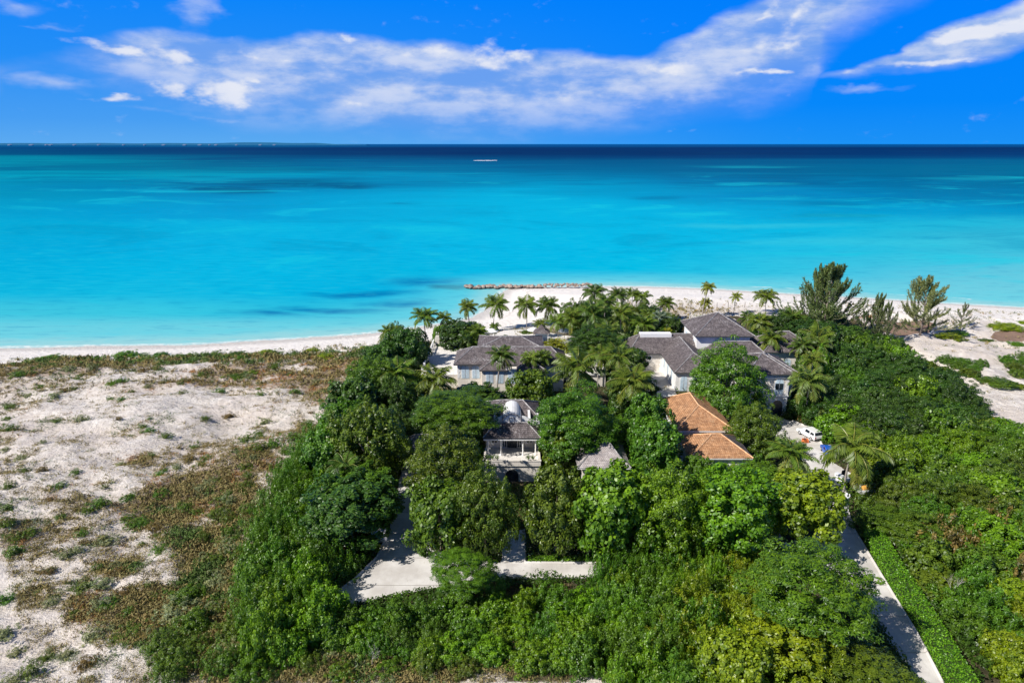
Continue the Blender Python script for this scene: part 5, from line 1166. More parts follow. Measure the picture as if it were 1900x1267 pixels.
# ------------------------------------------------------------------ vehicles
def car(label, x, y, rz, body_m, kind='suv', name='parked_car'):
    e_ = empty(name, (x, y, ZG + .13), rz); tag(e_, label, 'car', None); e_.scale = (.68, .68, .68)
    L, W, Hh = {'suv': (4.4, 1.8, 1.65), 'hatch': (3.9, 1.7, 1.4), 'pickup': (4.8, 1.8, 1.7)}[kind]; h = L / 2
    if kind == 'hatch': lower = [(-h, .3), (-h + .05, .75), (-h + 1.0, .88), (h - .1, .92), (h, .6), (h - .05, .3)]; cab = [(-h + .95, .88), (-h + 1.65, 1.36), (-h + 2.1, Hh), (h - .75, Hh - .04), (h - .12, .92)]
    elif kind == 'pickup': lower = [(-h, .35), (-h + .05, .85), (-h + 1.2, .98), (h - 2.0, 1.0), (h, 1.0), (h, .38)]; cab = [(-h + 1.1, .97), (-h + 1.7, Hh - .05), (-h + 2.0, Hh), (h - 2.0, Hh), (h - 1.8, 1.0)]
    else: lower = [(-h, .35), (-h + .04, .85), (-h + 1.05, 1.0), (h - .05, 1.03), (h, .7), (h - .03, .35)]; cab = [(-h + 1.0, 1.0), (-h + 1.65, Hh - .08), (-h + 1.95, Hh), (h - .35, Hh - .02), (h - .06, 1.02)]
    bd = MB().prism(lower, 'y', -W / 2, W / 2)
    k = len(cab); V = [(p[0], -W / 2 + (.04 if p[1] < 1.1 else .17), p[1]) for p in cab] + [(p[0], W / 2 - (.04 if p[1] < 1.1 else .17), p[1]) for p in cab]
    bd.add(V, [tuple(range(k)), tuple(range(2 * k - 1, k - 1, -1))] + [(i, i + k, (i + 1) % k + k, (i + 1) % k) for i in range(k)])
    b_ = bd.build('body', body_m, e_); mod = b_.modifiers.new('bevel', 'BEVEL'); mod.width = .05; mod.segments = 2; mod.limit_method = 'ANGLE'
    x0, x1, zb, zt = cab[0][0], cab[-1][0], cab[0][1] + .06, Hh - .12
    for sg in (-1, 1):
        yb, yt = sg * (W / 2 - .03), sg * (W / 2 - .155)
        for a0, a1 in ((.30, .62), (.66, .92)):
            xa, xb = x0 + (x1 - x0) * a0, x0 + (x1 - x0) * a1
            MB().add([(xa, yb, zb), (xb, yb, zb), (xb - .05, yt, zt), (xa + .12, yt, zt)], [(0, 1, 2, 3)]).build('side_window', M_GLASS, e_)
    f0, f1 = cab[0], cab[1]
    ox, oz = -(f1[1] - f0[1]), (f1[0] - f0[0]); ln = math.hypot(ox, oz); ox, oz = ox / ln * .012, oz / ln * .012
    def onl(t, p, q): return (p[0] + (q[0] - p[0]) * t + ox, p[1] + (q[1] - p[1]) * t + oz)
    pA, pB = onl(.12, f0, f1), onl(.95, f0, f1)
    MB().add([(pA[0], -W / 2 + .13, pA[1]), (pA[0], W / 2 - .13, pA[1]), (pB[0], W / 2 - .22, pB[1]), (pB[0], -W / 2 + .22, pB[1])], [(0, 1, 2, 3)]).build('windscreen', M_GLASS, e_)
    f0, f1 = cab[-1], cab[-2]; pA = (f0[0] + (f1[0] - f0[0]) * .12 + .015, f0[1] + (f1[1] - f0[1]) * .12 + .01); pB = (f0[0] + (f1[0] - f0[0]) * .85 + .015, f0[1] + (f1[1] - f0[1]) * .85 + .01)
    MB().add([(pA[0], -W / 2 + .14, pA[1]), (pA[0], W / 2 - .14, pA[1]), (pB[0], W / 2 - .22, pB[1]), (pB[0], -W / 2 + .22, pB[1])], [(0, 1, 2, 3)]).build('rear_window', M_GLASS, e_)
    for sx_ in (-h + .85, h - .8):
        for sg in (-1, 1):
            wv = MB().lathe([(.2, -.1), (.32, -.1), (.34, -.05), (.34, .05), (.32, .1), (.2, .1)], k=16).build('wheel', M_RUBB, e_); wv.rotation_euler = (R(90), 0, 0); wv.location = (sx_, sg * (W / 2 - .08), .34)
            MB().lathe([(.2, -.105), (.2, .105)], k=12).build('rim', M_RIM, wv)
    for sg in (-1, 1):
        MB().box(-h - .015, -h + .08, sg * (W / 2 - .3) - .17, sg * (W / 2 - .3) + .17, .62, .76).build('headlight', M_LAMP, e_); MB().box(h - .08, h + .015, sg * (W / 2 - .2) - .12, sg * (W / 2 - .2) + .12, .68, .86).build('tail_light', M_RED, e_)
    MB().box(h - .04, h + .03, -W / 2 + .1, W / 2 - .1, .38, .52).box(-h - .03, -h + .04, -W / 2 + .1, W / 2 - .1, .38, .52).build('bumper', M_RUBB if kind != 'hatch' else body_m, e_)
    if kind == 'pickup': MB().box(h - 1.75, h - .1, -W / 2 + .12, W / 2 - .12, 1.0, 1.012).build('cargo_bed', M_RUBB, e_)
    return e_
x, y = G(1501, 812); car('white car with dark rear glass parked by the gatehouse steps', x, y, R(-72), M_CARW, 'suv')
x, y = G(1491, 818); e_ = empty('beach_bag', (x - .1, y - .6, ZG + .12)); tag(e_, 'orange bag beside the white parked car', 'bag'); MB().prism([(-.35, 0), (.35, 0), (.3, .42), (-.3, .42)], 'y', -.2, .2).build('bag_body', M_ORG, e_); MB().tube([(-.18, 0, .42), (-.12, 0, .62), (.12, 0, .62), (.18, 0, .42)], .025, 5).build('handle', M_BLACK, e_)
x, y = G(1534, 850); car('blue hatchback parked half under the large palm', x + .5, y + .8, R(-100), M_CARB, 'hatch')
# golf cart
x, y = G(1553, 902); e_ = empty('golf_cart', (x, y, ZG + .13), R(20)); tag(e_, 'small white cart with a dark load on the drive behind the statue', 'cart')
MB().prism([(-1.1, .25), (-1.1, .7), (-.75, .85), (-.6, .45), (.3, .45), (.35, .75), (1.05, .8), (1.1, .3)], 'y', -.55, .55).build('body', M_CARW, e_); MB().box(-.0, .35, -.5, .5, .76, 1.15).build('seat', M_CARW, e_)
for sx_ in (-.75, .75):
    for sg in (-1, 1): wv = MB().lathe([(.22, -.08), (.22, .08)], k=14).build('wheel', M_RUBB, e_); wv.rotation_euler = (R(90), 0, 0); wv.location = (sx_, sg * .5, .22)
e2 = empty('duffel_bag', (x, y, ZG + .13), R(20)); tag(e2, 'dark bag lying on the back of the small white cart', 'bag'); MB().lathe([(.05, -.4), (.26, -.34), (.28, 0), (.26, .34), (.05, .4)], k=10).build('bag_body', M_BLACK, e2).location = (.72, 0, 1.05); MB().lathe([(.12, 0), (.15, .1), (.04, .3)], k=8).build('bag_top', M_BLACK, e2).location = (.72, 0, 1.3)
# white trailer with yellow kayak
x, y = G(1612, 920); e_ = empty('flatbed_trailer', (x, y, ZG + .1), R(4)); tag(e_, 'white flatbed trailer half hidden in bushes right of the drive', 'trailer'); MB().box(-1.3, 1.3, -.6, .6, .5, .6).box(-1.3, 1.3, -.65, -.6, .5, .85).box(-1.3, 1.3, .6, .65, .5, .85).build('bed', M_CARW, e_)
for sg in (-1, 1): wv = MB().lathe([(.25, -.08), (.25, .08)], k=14).build('wheel', M_RUBB, e_); wv.rotation_euler = (R(90), 0, 0); wv.location = (.2, sg * .72, .28)
MB().tube([(-1.3, 0, .5), (-2.1, 0, .45)], .04, 6).build('drawbar', M_RUBB, e_)
e2 = empty('storage_sack', (x - .5, y, ZG + .72)); tag(e2, 'yellow-orange sack lying on the white trailer', 'sack'); MB().lathe([(.1, -.45), (.3, -.35), (.33, 0), (.28, .35), (.08, .48)], k=10).build('sack_body', M_YEL, e2).rotation_euler = (0, R(85), .2)
e2.location.z += .18; e2.scale = (.7, .7, .7)
# statue
x, y = G(1566, 952); e_ = empty('statue', (x, y, ZG)); tag(e_, 'white marble draped figure on a plinth at the top of the lane', 'statue')
MB().box(-.32, .32, -.32, .32, -.2, .16).box(-.25, .25, -.25, .25, .163, .5).build('plinth', M_MARB, e_)
fg = MB().lathe([(.26, .5), (.27, .6), (.23, .8), (.21, 1.0), (.2, 1.15), (.17, 1.3), (.2, 1.45), (.21, 1.58), (.16, 1.68), (.07, 1.73), (.06, 1.79), (.1, 1.84), (.115, 1.93), (.1, 2.02), (.04, 2.08)], k=14, sx=1.0, sy=.75)
fg.tube([(-.2, 0, 1.6), (-.3, -.05, 1.38), (-.16, -.2, 1.28), (.02, -.2, 1.32)], [.07, .06, .05, .04], 7); fg.tube([(.2, 0, 1.6), (.3, -.05, 1.8), (.2, -.06, 1.98)], [.07, .06, .045], 7)
fg.build('figure', M_MARB, e_, smooth=True)

# ------------------------------------------------------------------ clipped hedge along the lane
def hedge(pts, wd, h_, label):
    P = []; Nn = []
    for (ax, ay), (bx, by) in zip(pts[:-1], pts[1:]):
        L = math.hypot(bx - ax, by - ay); ux, uy = (bx - ax) / L, (by - ay) / L; vx, vy = -uy, ux
        k = int(L * 620); t = rng.random(k) * L; side = rng.random(k); s_ = np.where(side < .5, rng.uniform(-1, 1, k), np.where(side < .75, -1, 1)) * wd / 2
        zz = np.where(side < .5, h_, rng.uniform(0.02, 1, k) * h_) + rng.normal(size=k) * .04; s_ = s_ + rng.normal(size=k) * .04
        P.append(np.stack([ax + ux * t + vx * s_, ay + uy * t + vy * s_, ZG + zz], 1))
        Nn.append(np.stack([np.where(side < .5, 0, vx * np.sign(s_)), np.where(side < .5, 0, vy * np.sign(s_)), np.where(side < .5, 1.0, .3)], 1) + rng.normal(size=(k, 3)) * .5)
    P = np.concatenate(P); Nn = np.concatenate(Nn); V, Fq = leaves(P, Nn, .065, .6)
    o = empty('hedge'); tag(o, label, 'hedge'); link('foliage', mesh('foliage', V, Fq, M_LEAF, {'v': np.repeat(rng.random(len(P)), 4)}), o, color=(.12, .26, .012))
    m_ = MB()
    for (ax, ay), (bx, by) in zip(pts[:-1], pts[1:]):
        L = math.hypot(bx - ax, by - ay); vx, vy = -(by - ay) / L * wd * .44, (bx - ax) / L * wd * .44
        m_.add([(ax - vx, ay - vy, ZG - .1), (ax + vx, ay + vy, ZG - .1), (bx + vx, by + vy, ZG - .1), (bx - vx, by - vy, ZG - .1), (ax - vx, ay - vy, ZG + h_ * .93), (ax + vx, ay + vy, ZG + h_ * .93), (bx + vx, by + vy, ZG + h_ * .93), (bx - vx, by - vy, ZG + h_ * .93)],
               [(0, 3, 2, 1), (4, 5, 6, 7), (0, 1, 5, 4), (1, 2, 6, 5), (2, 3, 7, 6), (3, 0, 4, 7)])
    m_.build('dark_core', mat('hedge_dark_core', lambda n_, b: n_.mix(n_.noise(pos(n_), 6), (.02, .04, .008), (.05, .08, .015)), .9), o)  # added solid core box, dark green in place of the hedge's inner shade
HP = [G(1618, 1000), G(1650, 1058), G(1695, 1130), G(1740, 1205), G(1795, 1300), G(1850, 1400)]
hedge(HP, 1.5, 1.0, 'long clipped bright green hedge running beside the lane')
hedge([G(980, 1042), G(1150, 1042)], .5, .35, 'knee-high clipped hedge strip in front of the pale-trunked tree')
AVOID.append([(HP[0][0] - 1.2, HP[0][1]), (HP[0][0] + 1.2, HP[0][1] + .5), (HP[-1][0] + 1.6, HP[-1][1]), (HP[-1][0] - 1.6, HP[-1][1])])
AVOID.append(ROADW['courtyard']); AVOID.append(ROADW['beach_terrace'])

# ------------------------------------------------------------------ shrub regions
scatter([(600, 775), (650, 800), (650, 900), (590, 960), (590, 1000), (690, 1020), (650, 1065), (600, 1120), (560, 1190), (470, 1180), (470, 1080), (480, 1000), (520, 900), (560, 820)], 1.25, (2.0, 3.4), (1.1, 1.7),
        [('shrub', 'mid', 'dark green', 3), ('wispy', 'feath', 'feathery green', 5), ('shrub', 'bright', 'bright green', 2), ('wispy', 'mid', 'soft green', 3)], 'shrub in the dense hedge belt facing the dunes', 'shrubs of the hedge belt facing the dunes', seed=1, lift=.8)
scatter([(330, 1060), (470, 1040), (560, 1190), (560, 1267), (330, 1267), (250, 1190)], 1.9, (.8, 2.0), (.8, 1.4),
        [('wispy', 'olive', 'olive', 4), ('shrub', 'mid', 'dark green', 3), ('low', 'silver', 'silvery', 2), ('wispy', 'feath', 'feathery green', 2)], 'shrub on the dune at the lower left', 'shrubs on the lower left dune', seed=2, keep=.85)
scatter([(590, 1120), (720, 1112), (800, 1090), (930, 1085), (1130, 1090), (1180, 1190), (1050, 1215), (760, 1190), (600, 1190), (560, 1160)], 1.35, (1.2, 2.2), (.9, 1.4),
        [('shrub', 'mid', 'dark green', 3), ('shrub', 'bright', 'bright green', 4), ('wispy', 'feath', 'feathery green', 4), ('big_leaf', 'mid', 'glossy', 1)], 'shrub below the front drive', 'shrubs below the front drive', seed=3, lift=.8)
scatter([(560, 1195), (760, 1190), (1050, 1215), (1180, 1190), (1200, 1300), (560, 1300)], 1.7, (.5, 1.3), (.6, 1.1),
        [('wispy', 'olive', 'olive', 4), ('low', 'silver', 'silvery', 2), ('wispy', 'feath', 'feathery green', 3), ('low', 'mid', 'dark green', 2)], 'shrub at the bottom edge of the picture', 'low shrubs along the bottom edge', seed=4, keep=.62)
scatter([(1140, 1040), (1230, 1010), (1420, 1015), (1440, 1120), (1340, 1290), (1130, 1300), (1180, 1190), (1120, 1090), (1100, 1060)], 1.3, (1.6, 3.2), (1.0, 1.5),
        [('wispy', 'feath', 'feathery green', 5), ('wispy', 'bright', 'bright feathery', 3), ('shrub', 'mid', 'dark green', 2), ('wispy', 'yel', 'yellow-green', 2)], 'shrub in the thicket before the clipped row', 'shrubs of the thicket before the clipped row', seed=5, lift=.8)
scatter([(1180, 1180), (1340, 1150), (1560, 1230), (1560, 1340), (1180, 1340)], 1.5, (1.6, 3.0), (1.0, 1.6),
        [('wispy', 'yel', 'yellow-green', 4), ('shrub', 'bright', 'bright green', 4), ('broad', 'mid', 'leafy dark', 2), ('wispy', 'feath', 'feathery', 3)], 'shrub at the bottom left of the lane', 'shrubs at the bottom left of the lane', seed=6, lift=.8)
scatter([(1655, 985), (1760, 970), (1910, 960), (1960, 1340), (1840, 1340), (1770, 1200), (1700, 1080)], 1.6, (1.3, 2.8), (1.1, 1.9),
        [('shrub', 'bright', 'bright green', 4), ('broad', 'yel', 'yellow-green', 5), ('wispy', 'feath', 'feathery green', 3), ('low', 'brown', 'brown-leaved', 1), ('shrub', 'mid', 'dark green', 3), ('big_leaf', 'olive', 'olive', 1)], 'shrub right of the clipped hedge', 'shrubs right of the clipped hedge', seed=7, lift=.8)
scatter([(1640, 930), (1640, 860), (1590, 800), (1700, 780), (1860, 790), (1960, 830), (1960, 980), (1760, 985), (1650, 975), (1600, 950)], 2.0, (2.0, 4.2), (1.5, 2.5),
        [('broad', 'mid', 'dark leafy', 3), ('feather', 'olive', 'feathery olive', 3), ('big_leaf', 'mid', 'glossy', 2), ('broad', 'bright', 'bright green', 3), ('shrub', 'olive', 'olive', 3), ('shrub', 'yel', 'yellow-green', 2), ('broad', 'blue', 'blue-green', 1)], 'bushy tree in the thicket right of the drive', 'bushy trees of the thicket right of the drive', cat='tree', name='bushy_tree', seed=8, lift=.75)
scatter([(1500, 650), (1560, 625), (1640, 635), (1700, 665), (1770, 710), (1840, 770), (1780, 800), (1580, 795), (1510, 750)], 2.1, (2.6, 4.6), (1.7, 2.8),
        [('broad', 'dark', 'dark leafy', 5), ('feather', 'dark', 'feathery dark', 4), ('broad', 'deep', 'deep green', 3), ('shrub', 'bright', 'bright green', 2), ('broad', 'mid', 'mid green', 2)], 'bushy tree in the dark thicket behind the gatehouse', 'bushy trees of the dark thicket behind the gatehouse', cat='tree', name='bushy_tree', seed=9, lift=.75)
scatter([(1700, 700), (1790, 745), (1850, 800), (1800, 815), (1730, 760)], 1.7, (.9, 1.6), (1.2, 1.8), [('shrub', 'lime', 'lime green', 3), ('shrub', 'bright', 'bright green', 2)], 'ground-hugging shrub at the sandy edge of the dark thicket', 'lime shrubs at the sandy edge of the dark thicket', seed=10)
scatter([(1690, 668), (1750, 664), (1830, 688), (1845, 693), (1800, 696), (1730, 690)], 1.9, (.6, 1.2), (.8, 1.4), [('shrub', 'mid', 'dark green', 3), ('big_leaf', 'olive', 'olive', 2), ('shrub', 'bright', 'bright green', 2)], 'shrub on the white sand right of the pines', 'shrubs on the white sand right of the pines', seed=11)
scatter([(1862, 672), (1960, 650), (1960, 705), (1870, 694)], 2.0, (.8, 1.4), (1.0, 1.6), [('shrub', 'olive', 'olive', 3), ('shrub', 'mid', 'dark green', 2)], 'shrub at the right edge of the white sand', 'shrubs at the right edge of the white sand', seed=12)
for px, py, rx, hh, lab, col in ((1868, 608, 2.6, .7, 'flat lime green bush at the right edge of the beach', 'lime'), (1760, 627, 2.3, .7, 'flat lime green bush right of the wide pale pine', 'lime'), (1776, 616, 1.6, .5, 'small green bush behind the flat lime bush', 'bright'), (1832, 626, 1.2, .35, 'little olive bush between the two flat lime bushes', 'olive'), (1885, 636, 1.1, .4, 'little green bush at the far right of the sand', 'bright'),
        (1850, 712, 2.0, .7, 'sprawling olive bush on the sand path at the right', 'olive'), (1888, 715, 1.0, .4, 'small yellow bush at the right end of the sand path', 'yel'), (1897, 594, .9, .4, 'tiny lime bush at the right edge near the water', 'lime'),
        (1000, 611, 1.6, .45, 'tan-green bush on the sand below the twin palms', 'olive'), (978, 614, 1.2, .4, 'smaller tan-green bush left of the twin palms foot', 'olive'), (603, 655, 1.5, .6, 'lime green bush near the left beach', 'lime'), (678, 634, 1.4, .45, 'lime bush at the left foot of the tree belt by the beach', 'lime'),
        (494, 634, 1.3, .4, 'lime bush alone on the left beach crest', 'lime'), (578, 632, 1.2, .4, 'second lime bush on the left beach crest', 'lime'), (85, 645, 1.7, .5, 'green bush on the beach crest at the far left', 'bright'), (230, 638, 1.8, .6, 'green bush on the left beach crest', 'bright'), (295, 638, 1.2, .5, 'small green bush beside the crest bush', 'mid'),
        (440, 640, 1.2, .5, 'low green bush on the crest right of the gap', 'mid')):
    x, y = G(px, py + 4); shrub(x, y, rx, hh, 'shrub', col, lab, 'bush', 'bush', None)
# property interior underplanting
scatter([(700, 640), (760, 620), (800, 680), (770, 760), (770, 820), (740, 870), (640, 880), (600, 800), (640, 740)], 2.0, (1.6, 2.9), (1.2, 1.9), [('broad', 'mid', 'mid green', 3), ('broad', 'dark', 'dark leafy', 3), ('feather', 'feath2', 'feathery light', 2)], 'bushy tree in the belt left of the houses', 'bushy trees of the belt left of the houses', cat='tree', name='bushy_tree', seed=13)
scatter([(770, 745), (1170, 745), (1180, 870), (1000, 885), (770, 900)], 1.9, (1.0, 2.2), (.9, 1.5), [('shrub', 'dark', 'dark green', 4), ('shrub', 'mid', 'mid green', 3), ('big_leaf', 'olive', 'olive', 1)], 'shrub in the garden before the main house', 'garden shrubs before the main house', seed=14)
scatter([(1060, 570), (1200, 570), (1250, 600), (1180, 700), (1050, 700)], 1.9, (1.2, 2.4), (1.0, 1.7), [('shrub', 'dark', 'dark green', 4), ('feather', 'olive', 'olive feathery', 2), ('shrub', 'mid', 'mid green', 2)], 'shrub under the palm grove', 'shrubs under the palm grove', seed=15)
scatter([(1400, 590), (1560, 590), (1560, 720), (1480, 760), (1440, 680)], 2.1, (1.4, 2.8), (1.1, 1.8), [('shrub', 'dark', 'dark green', 4), ('feather', 'mid', 'feathery', 2), ('shrub', 'deep', 'deep green', 2)], 'shrub behind the right houses', 'shrubs behind the right houses', seed=16)
scatter([(1250, 880), (1400, 880), (1440, 920), (1440, 1000), (1180, 1010), (1180, 880)], 1.9, (1.5, 2.6), (1.1, 1.8), [('shrub', 'mid', 'mid green', 4), ('shrub', 'bright', 'bright green', 3)], 'shrub filling the clipped front row', 'shrubs filling the clipped front row', seed=17)
scatter([(1430, 768), (1520, 770), (1510, 790), (1450, 778)], 1.2, (.4, .9), (.5, .8), [('low', 'olive', 'olive', 2), ('low', 'brown', 'reddish', 1), ('low', 'bright', 'bright green', 1)], 'bedding plant at the gatehouse foot', 'bedding plants at the gatehouse foot', cat='plant', name='garden_plant', seed=18)
scatter([(1570, 870), (1620, 900), (1660, 930), (1590, 935), (1560, 900)], 1.3, (.6, 1.3), (.7, 1.1), [('low', 'olive', 'olive', 2), ('shrub', 'bright', 'bright green', 2)], 'plant beside the white trailer', 'plants beside the white trailer', cat='plant', name='garden_plant', seed=19)
scatter([(560, 1035), (690, 1010), (690, 1040), (640, 1075), (600, 1120), (560, 1100)], 1.1, (.6, 1.2), (.7, 1.0), [('low', 'mid', 'mid green', 2), ('low', 'blue', 'blue-green', 1), ('shrub', 'mid', 'dark green', 2)], 'shrub at the left verge of the front drive', 'shrubs at the left verge of the front drive', seed=20)
# scattered dune shrubs
r2 = np.random.default_rng(21); cnt = 0
for _ in range(9000):
    px, py = r2.uniform(0, 700), r2.uniform(640, 1267); 
    if r2.random() > ((py - 560) / 700) ** -.0 * 1: continue
    x, y = G(px, py)
    if y > 108 and py < 646: continue
    if in_poly(np.array([x]), np.array([y]), SOILW)[0]: continue
    dd, tw = dune_density(np.array([x]), np.array([y]))
    if shore_dist(np.array([x]), np.array([y]))[0] < 11: continue
    if r2.random() > (.02 + dd[0] * .14): continue
    s_ = r2.uniform(.28, .85); k = r2.random()
    if k < .38: col, wd = 'olive', 'olive'
    elif k < .60: col, wd = 'silver', 'silvery'
    elif k < .85: col, wd = 'mid', 'green'
    else: col, wd = 'brown', 'brown'
    part = 'near the left beach' if py < 740 else ('in the middle of the left dune' if py < 950 else 'on the near part of the left dune')
    sz = 'tiny' if s_ < .5 else 'small'
    shrub(x, y, s_, s_ * r2.uniform(.5, .9), 'low', col, f'{sz} {wd} bush {part}', 'bush', 'dune_bush', f'{sz} {wd} dune bushes {part}'); cnt += 1
    if cnt > 280: break

scatter([(560, 800), (600, 790), (520, 900), (480, 1000), (470, 1080), (400, 1080), (360, 1010), (430, 900), (480, 830)], 1.9, (.35, 1.0), (.5, 1.1),
        [('low', 'olive', 'olive', 4), ('low', 'mid', 'green', 3), ('wispy', 'olive', 'feathery olive', 3), ('low', 'silver', 'silvery', 1)], 'shrub on the dune side of the dense hedge belt', 'low shrubs on the dune side of the hedge belt', seed=22, keep=.8)
r3 = np.random.default_rng(29)
for i in range(110):
    px = r3.uniform(0, 690); py = 640 + 75 * r3.random() ** 1.6 + (4 if px < 300 else 0); x, y = G(px, py); dd_ = shore_dist(np.array([x]), np.array([y]))[0]
    if dd_ < 9.5 or vnoise(x * .12, y * .3, 131) < .48: continue
    s_ = r3.uniform(.35, 1.0); k = r3.random(); col, wd = ('bright', 'bright green') if k < .25 else (('mid', 'dark green') if k < .55 else ('olive', 'olive'))
    shrub(x, y, s_ * 1.3, s_ * .6, 'low', col, f'{wd} bush on the beach crest at the left', 'bush', 'crest_bush', f'{wd} bushes along the left beach crest')
def bare(px, py, h_, label, seed):
    x, y = G(px, py); r = random.Random(seed); b = MB()
    def br(p, d, L, rad, dep):
        q = p + d * L; b.tube([p, p + d * L * .5 + Vector((r.uniform(-.04, .04), r.uniform(-.04, .04), 0)) * L, q], [rad, rad * .75, rad * .5], 5)
        if dep:
            for _ in range(3): br(q if r.random() < .6 else p + d * L * .7, (d + Vector((r.uniform(-.8, .8), r.uniform(-.8, .8), r.uniform(-.1, .5)))).normalized(), L * r.uniform(.6, .8), rad * .55, dep - 1)
    br(Vector((0, 0, 0)), Vector((.1, 0, 1)).normalized(), h_ * .38, h_ * .018, 4)
    tag(b.build('bare_shrub', M_DEAD, loc=(x, y, ZG)), label, 'bare shrub')
M_DEAD = mat('dead_wood', lambda n_, b: n_.mix(n_.noise(objco(n_), 6), (.38, .34, .29), (.60, .56, .50)), .9)
bare(1762, 1125, 2.5, 'bare grey twiggy shrub standing among green shrubs right of the hedge', 3)
bare(1080, 890, 2.8, 'bare twiggy shrub beside the grey pavilion roof', 5)
bare(880, 1105, 2.0, 'bare dead branch below the feathery tree by the front drive', 7)
bare(690, 1235, 1.4, 'low bare dead bush on the sandy patch at the bottom edge', 9)
# ------------------------------------------------------------------ stuff: dune plants and undergrowth
def dune_stuff():
    k = 380000; r = np.random.default_rng(33)
    y = 1 / r.uniform(1 / 122, 1 / 32, k); x = r.uniform(-.85, .10, k) * y
    x2 = r.uniform(18, 118, 60000); y2 = r.uniform(80, 146, 60000); x = np.concatenate([x, x2]); y = np.concatenate([y, y2])
    d, tw = dune_density(x, y); sh = shore_dist(x, y)
    keep = (r.random(len(x)) < d * .30 + .014) & (sh > 9) & ~in_poly(x, y, ROADW['front_drive']) & ~in_poly(x, y, ROADW['lane'])
    x, y, d, tw = x[keep], y[keep], d[keep], tw[keep]; m_ = len(x); z = ground_h(x, y)
    tw = tw + 1e-3 + np.array([.3, .5, .1, .2]); tw = tw * np.array([.55, 1.1, 1.1, 1.0]); cs = np.cumsum(tw / tw.sum(1, keepdims=True), 1); u = np.clip(vnoise(x * .5, y * .5, 77) * .75 + r.random(m_) * .25, 0, .999)
    ci = (u[:, None] > cs).sum(1); base = np.array([.08, .45, .75, .97])[np.clip(ci, 0, 3)]
    nb = 9; hgt = np.where(ci == 0, .17, .22) * r.uniform(.5, 1.5, m_) * (.6 + .8 * d) * (1 + .9 * sstep(y, 80, 110))
    P = np.stack([x, y, z], 1)[:, None, :] + r.normal(size=(m_, nb, 3)) * np.array([.16, .16, .0]) + np.array([0, 0, 1.0]) * (hgt[:, None] * r.uniform(.1, .8, (m_, nb)))[..., None]
    T = r.normal(size=(m_, nb, 3)) * .55 + np.array([.1, 0, .8]); Nn = r.normal(size=(m_, nb, 3))
    V, Fq = leaves(P.reshape(-1, 3), Nn.reshape(-1, 3), np.repeat(hgt * .5, nb), .22, T=T.reshape(-1, 3))
    v = np.clip(np.repeat(base, nb) + r.normal(size=m_ * nb) * .05, 0, 1)
    return V, Fq, np.repeat(v, 4)
V, Fq, v = dune_stuff()
tag(link('dune_grass', mesh('dune_grass', V, Fq, M_DRY, {'v': v})), 'low rust brown and olive dune grass and creepers on the sand', 'dune grass', kind='stuff')

def undergrowth():
    r = np.random.default_rng(44); k = 300000
    y = 1 / r.uniform(1 / 118, 1 / 30, k); x = r.uniform(-.42, .85, k) * y
    ok = in_poly(x, y, SOILW)
    for A in AVOID: ok &= ~in_poly(x, y, A)
    for b in BOX: ok &= ~((x > b[0] - .1) & (x < b[1] + .1) & (y > b[2] - .1) & (y < b[3] + .1))
    ok &= ~((x > 26) & (x < 31) & (y > 34) & (y < 52) & False)
    for cx, cy, rx, ry in MUL:
        pass
    x, y = x[ok], y[ok]; h_ = .25 + 1.3 * fbm(x * .35, y * .35, 3, 51) ** 2; m_ = len(x)
    gaps = fbm(x * .25, y * .25, 3, 61) > .34; x, y, h_ = x[gaps], y[gaps], h_[gaps]; m_ = len(x)
    z = ground_h(x, y) + h_ * r.random(m_) ** .5
    V, Fq = leaves(np.stack([x, y, z], 1), r.normal(size=(m_, 3)) * .6 + np.array([0, 0, .9]), r.uniform(.08, .16, m_), .5)
    return V, Fq, np.repeat(np.clip(vnoise(x * .8, y * .8, 9) * .7 + r.random(m_) * .4, 0, 1), 4)
V, Fq, v = undergrowth()
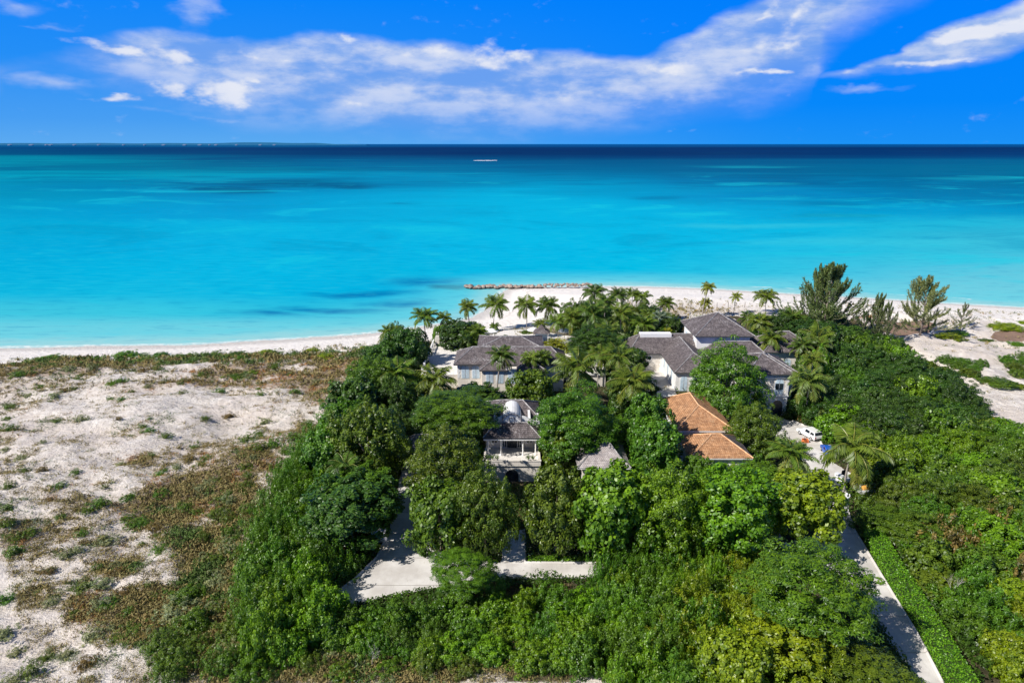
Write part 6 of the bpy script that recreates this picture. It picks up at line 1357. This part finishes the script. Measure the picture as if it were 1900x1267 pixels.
tag(link('undergrowth', mesh('undergrowth', V, Fq, M_LEAF, {'v': v}), color=(.042, .09, .014)), 'leafy green undergrowth covering the soil between the trees', 'undergrowth', kind='stuff')

# ------------------------------------------------------------------ far things
def far_strip(name, y, pts, m_, label, cat, thick=600):
    V = []; 
    for px, top in pts:
        x = (px - 950) / F * y * CP; zt = zat(top, y); V += [(x, y, -2), (x, y, zt), (x, y + thick * .5, zt * 1.02), (x, y + thick, -2)]
    k = len(pts); Fc = [(4 * i + j, 4 * i + j + 1, 4 * i + j + 5, 4 * i + j + 4) for i in range(k - 1) for j in range(3)]
    return tag(link(name, mesh(name, V, Fc, m_)), label, cat, kind='structure')
pts = [(-700, 266)] + [(px, 266.3 - .3 * math.sin(px * .045) - 1.5 * math.exp(-((px - 480) / 60) ** 2) - .4 * random.random()) for px in range(-600, 600, 14)] + [(620, 268.0), (680, 269.3)]
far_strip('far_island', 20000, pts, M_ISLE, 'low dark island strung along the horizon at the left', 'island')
for i, px in enumerate((20, 60, 88, 96, 140, 185, 231, 270, 305, 344, 372, 390, 402, 440, 484, 510)):
    x = (px - 950) / F * 19700 * CP; wd = random.uniform(12, 45)
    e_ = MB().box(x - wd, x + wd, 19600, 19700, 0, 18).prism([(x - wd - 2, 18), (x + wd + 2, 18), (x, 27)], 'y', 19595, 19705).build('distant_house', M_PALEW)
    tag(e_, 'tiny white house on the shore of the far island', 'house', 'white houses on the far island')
def surf(px0, px1, py, th, label):
    V = []; Fc = []; k = 26
    for i in range(k + 1):
        t = i / k; px = px0 + (px1 - px0) * t; w_ = th * (math.sin(math.pi * t) ** .5) * random.uniform(.3, 1.0); j = random.uniform(-.25, .25)
        V += [G(px, py - w_ / 2 + j, .3) + (.15,), G(px, py + j, .3) + (.6,), G(px, py + w_ / 2 + j, .3) + (.15,)]
    Fc = [(3 * i + j, 3 * i + j + 1, 3 * i + j + 4, 3 * i + j + 3) for i in range(k) for j in range(2)]
    tag(link('surf', mesh('surf', V, Fc, M_FOAM)), label, 'surf', kind='structure')
surf(878, 922, 298, 1.1, 'white breaking wave on the reef in mid sea')
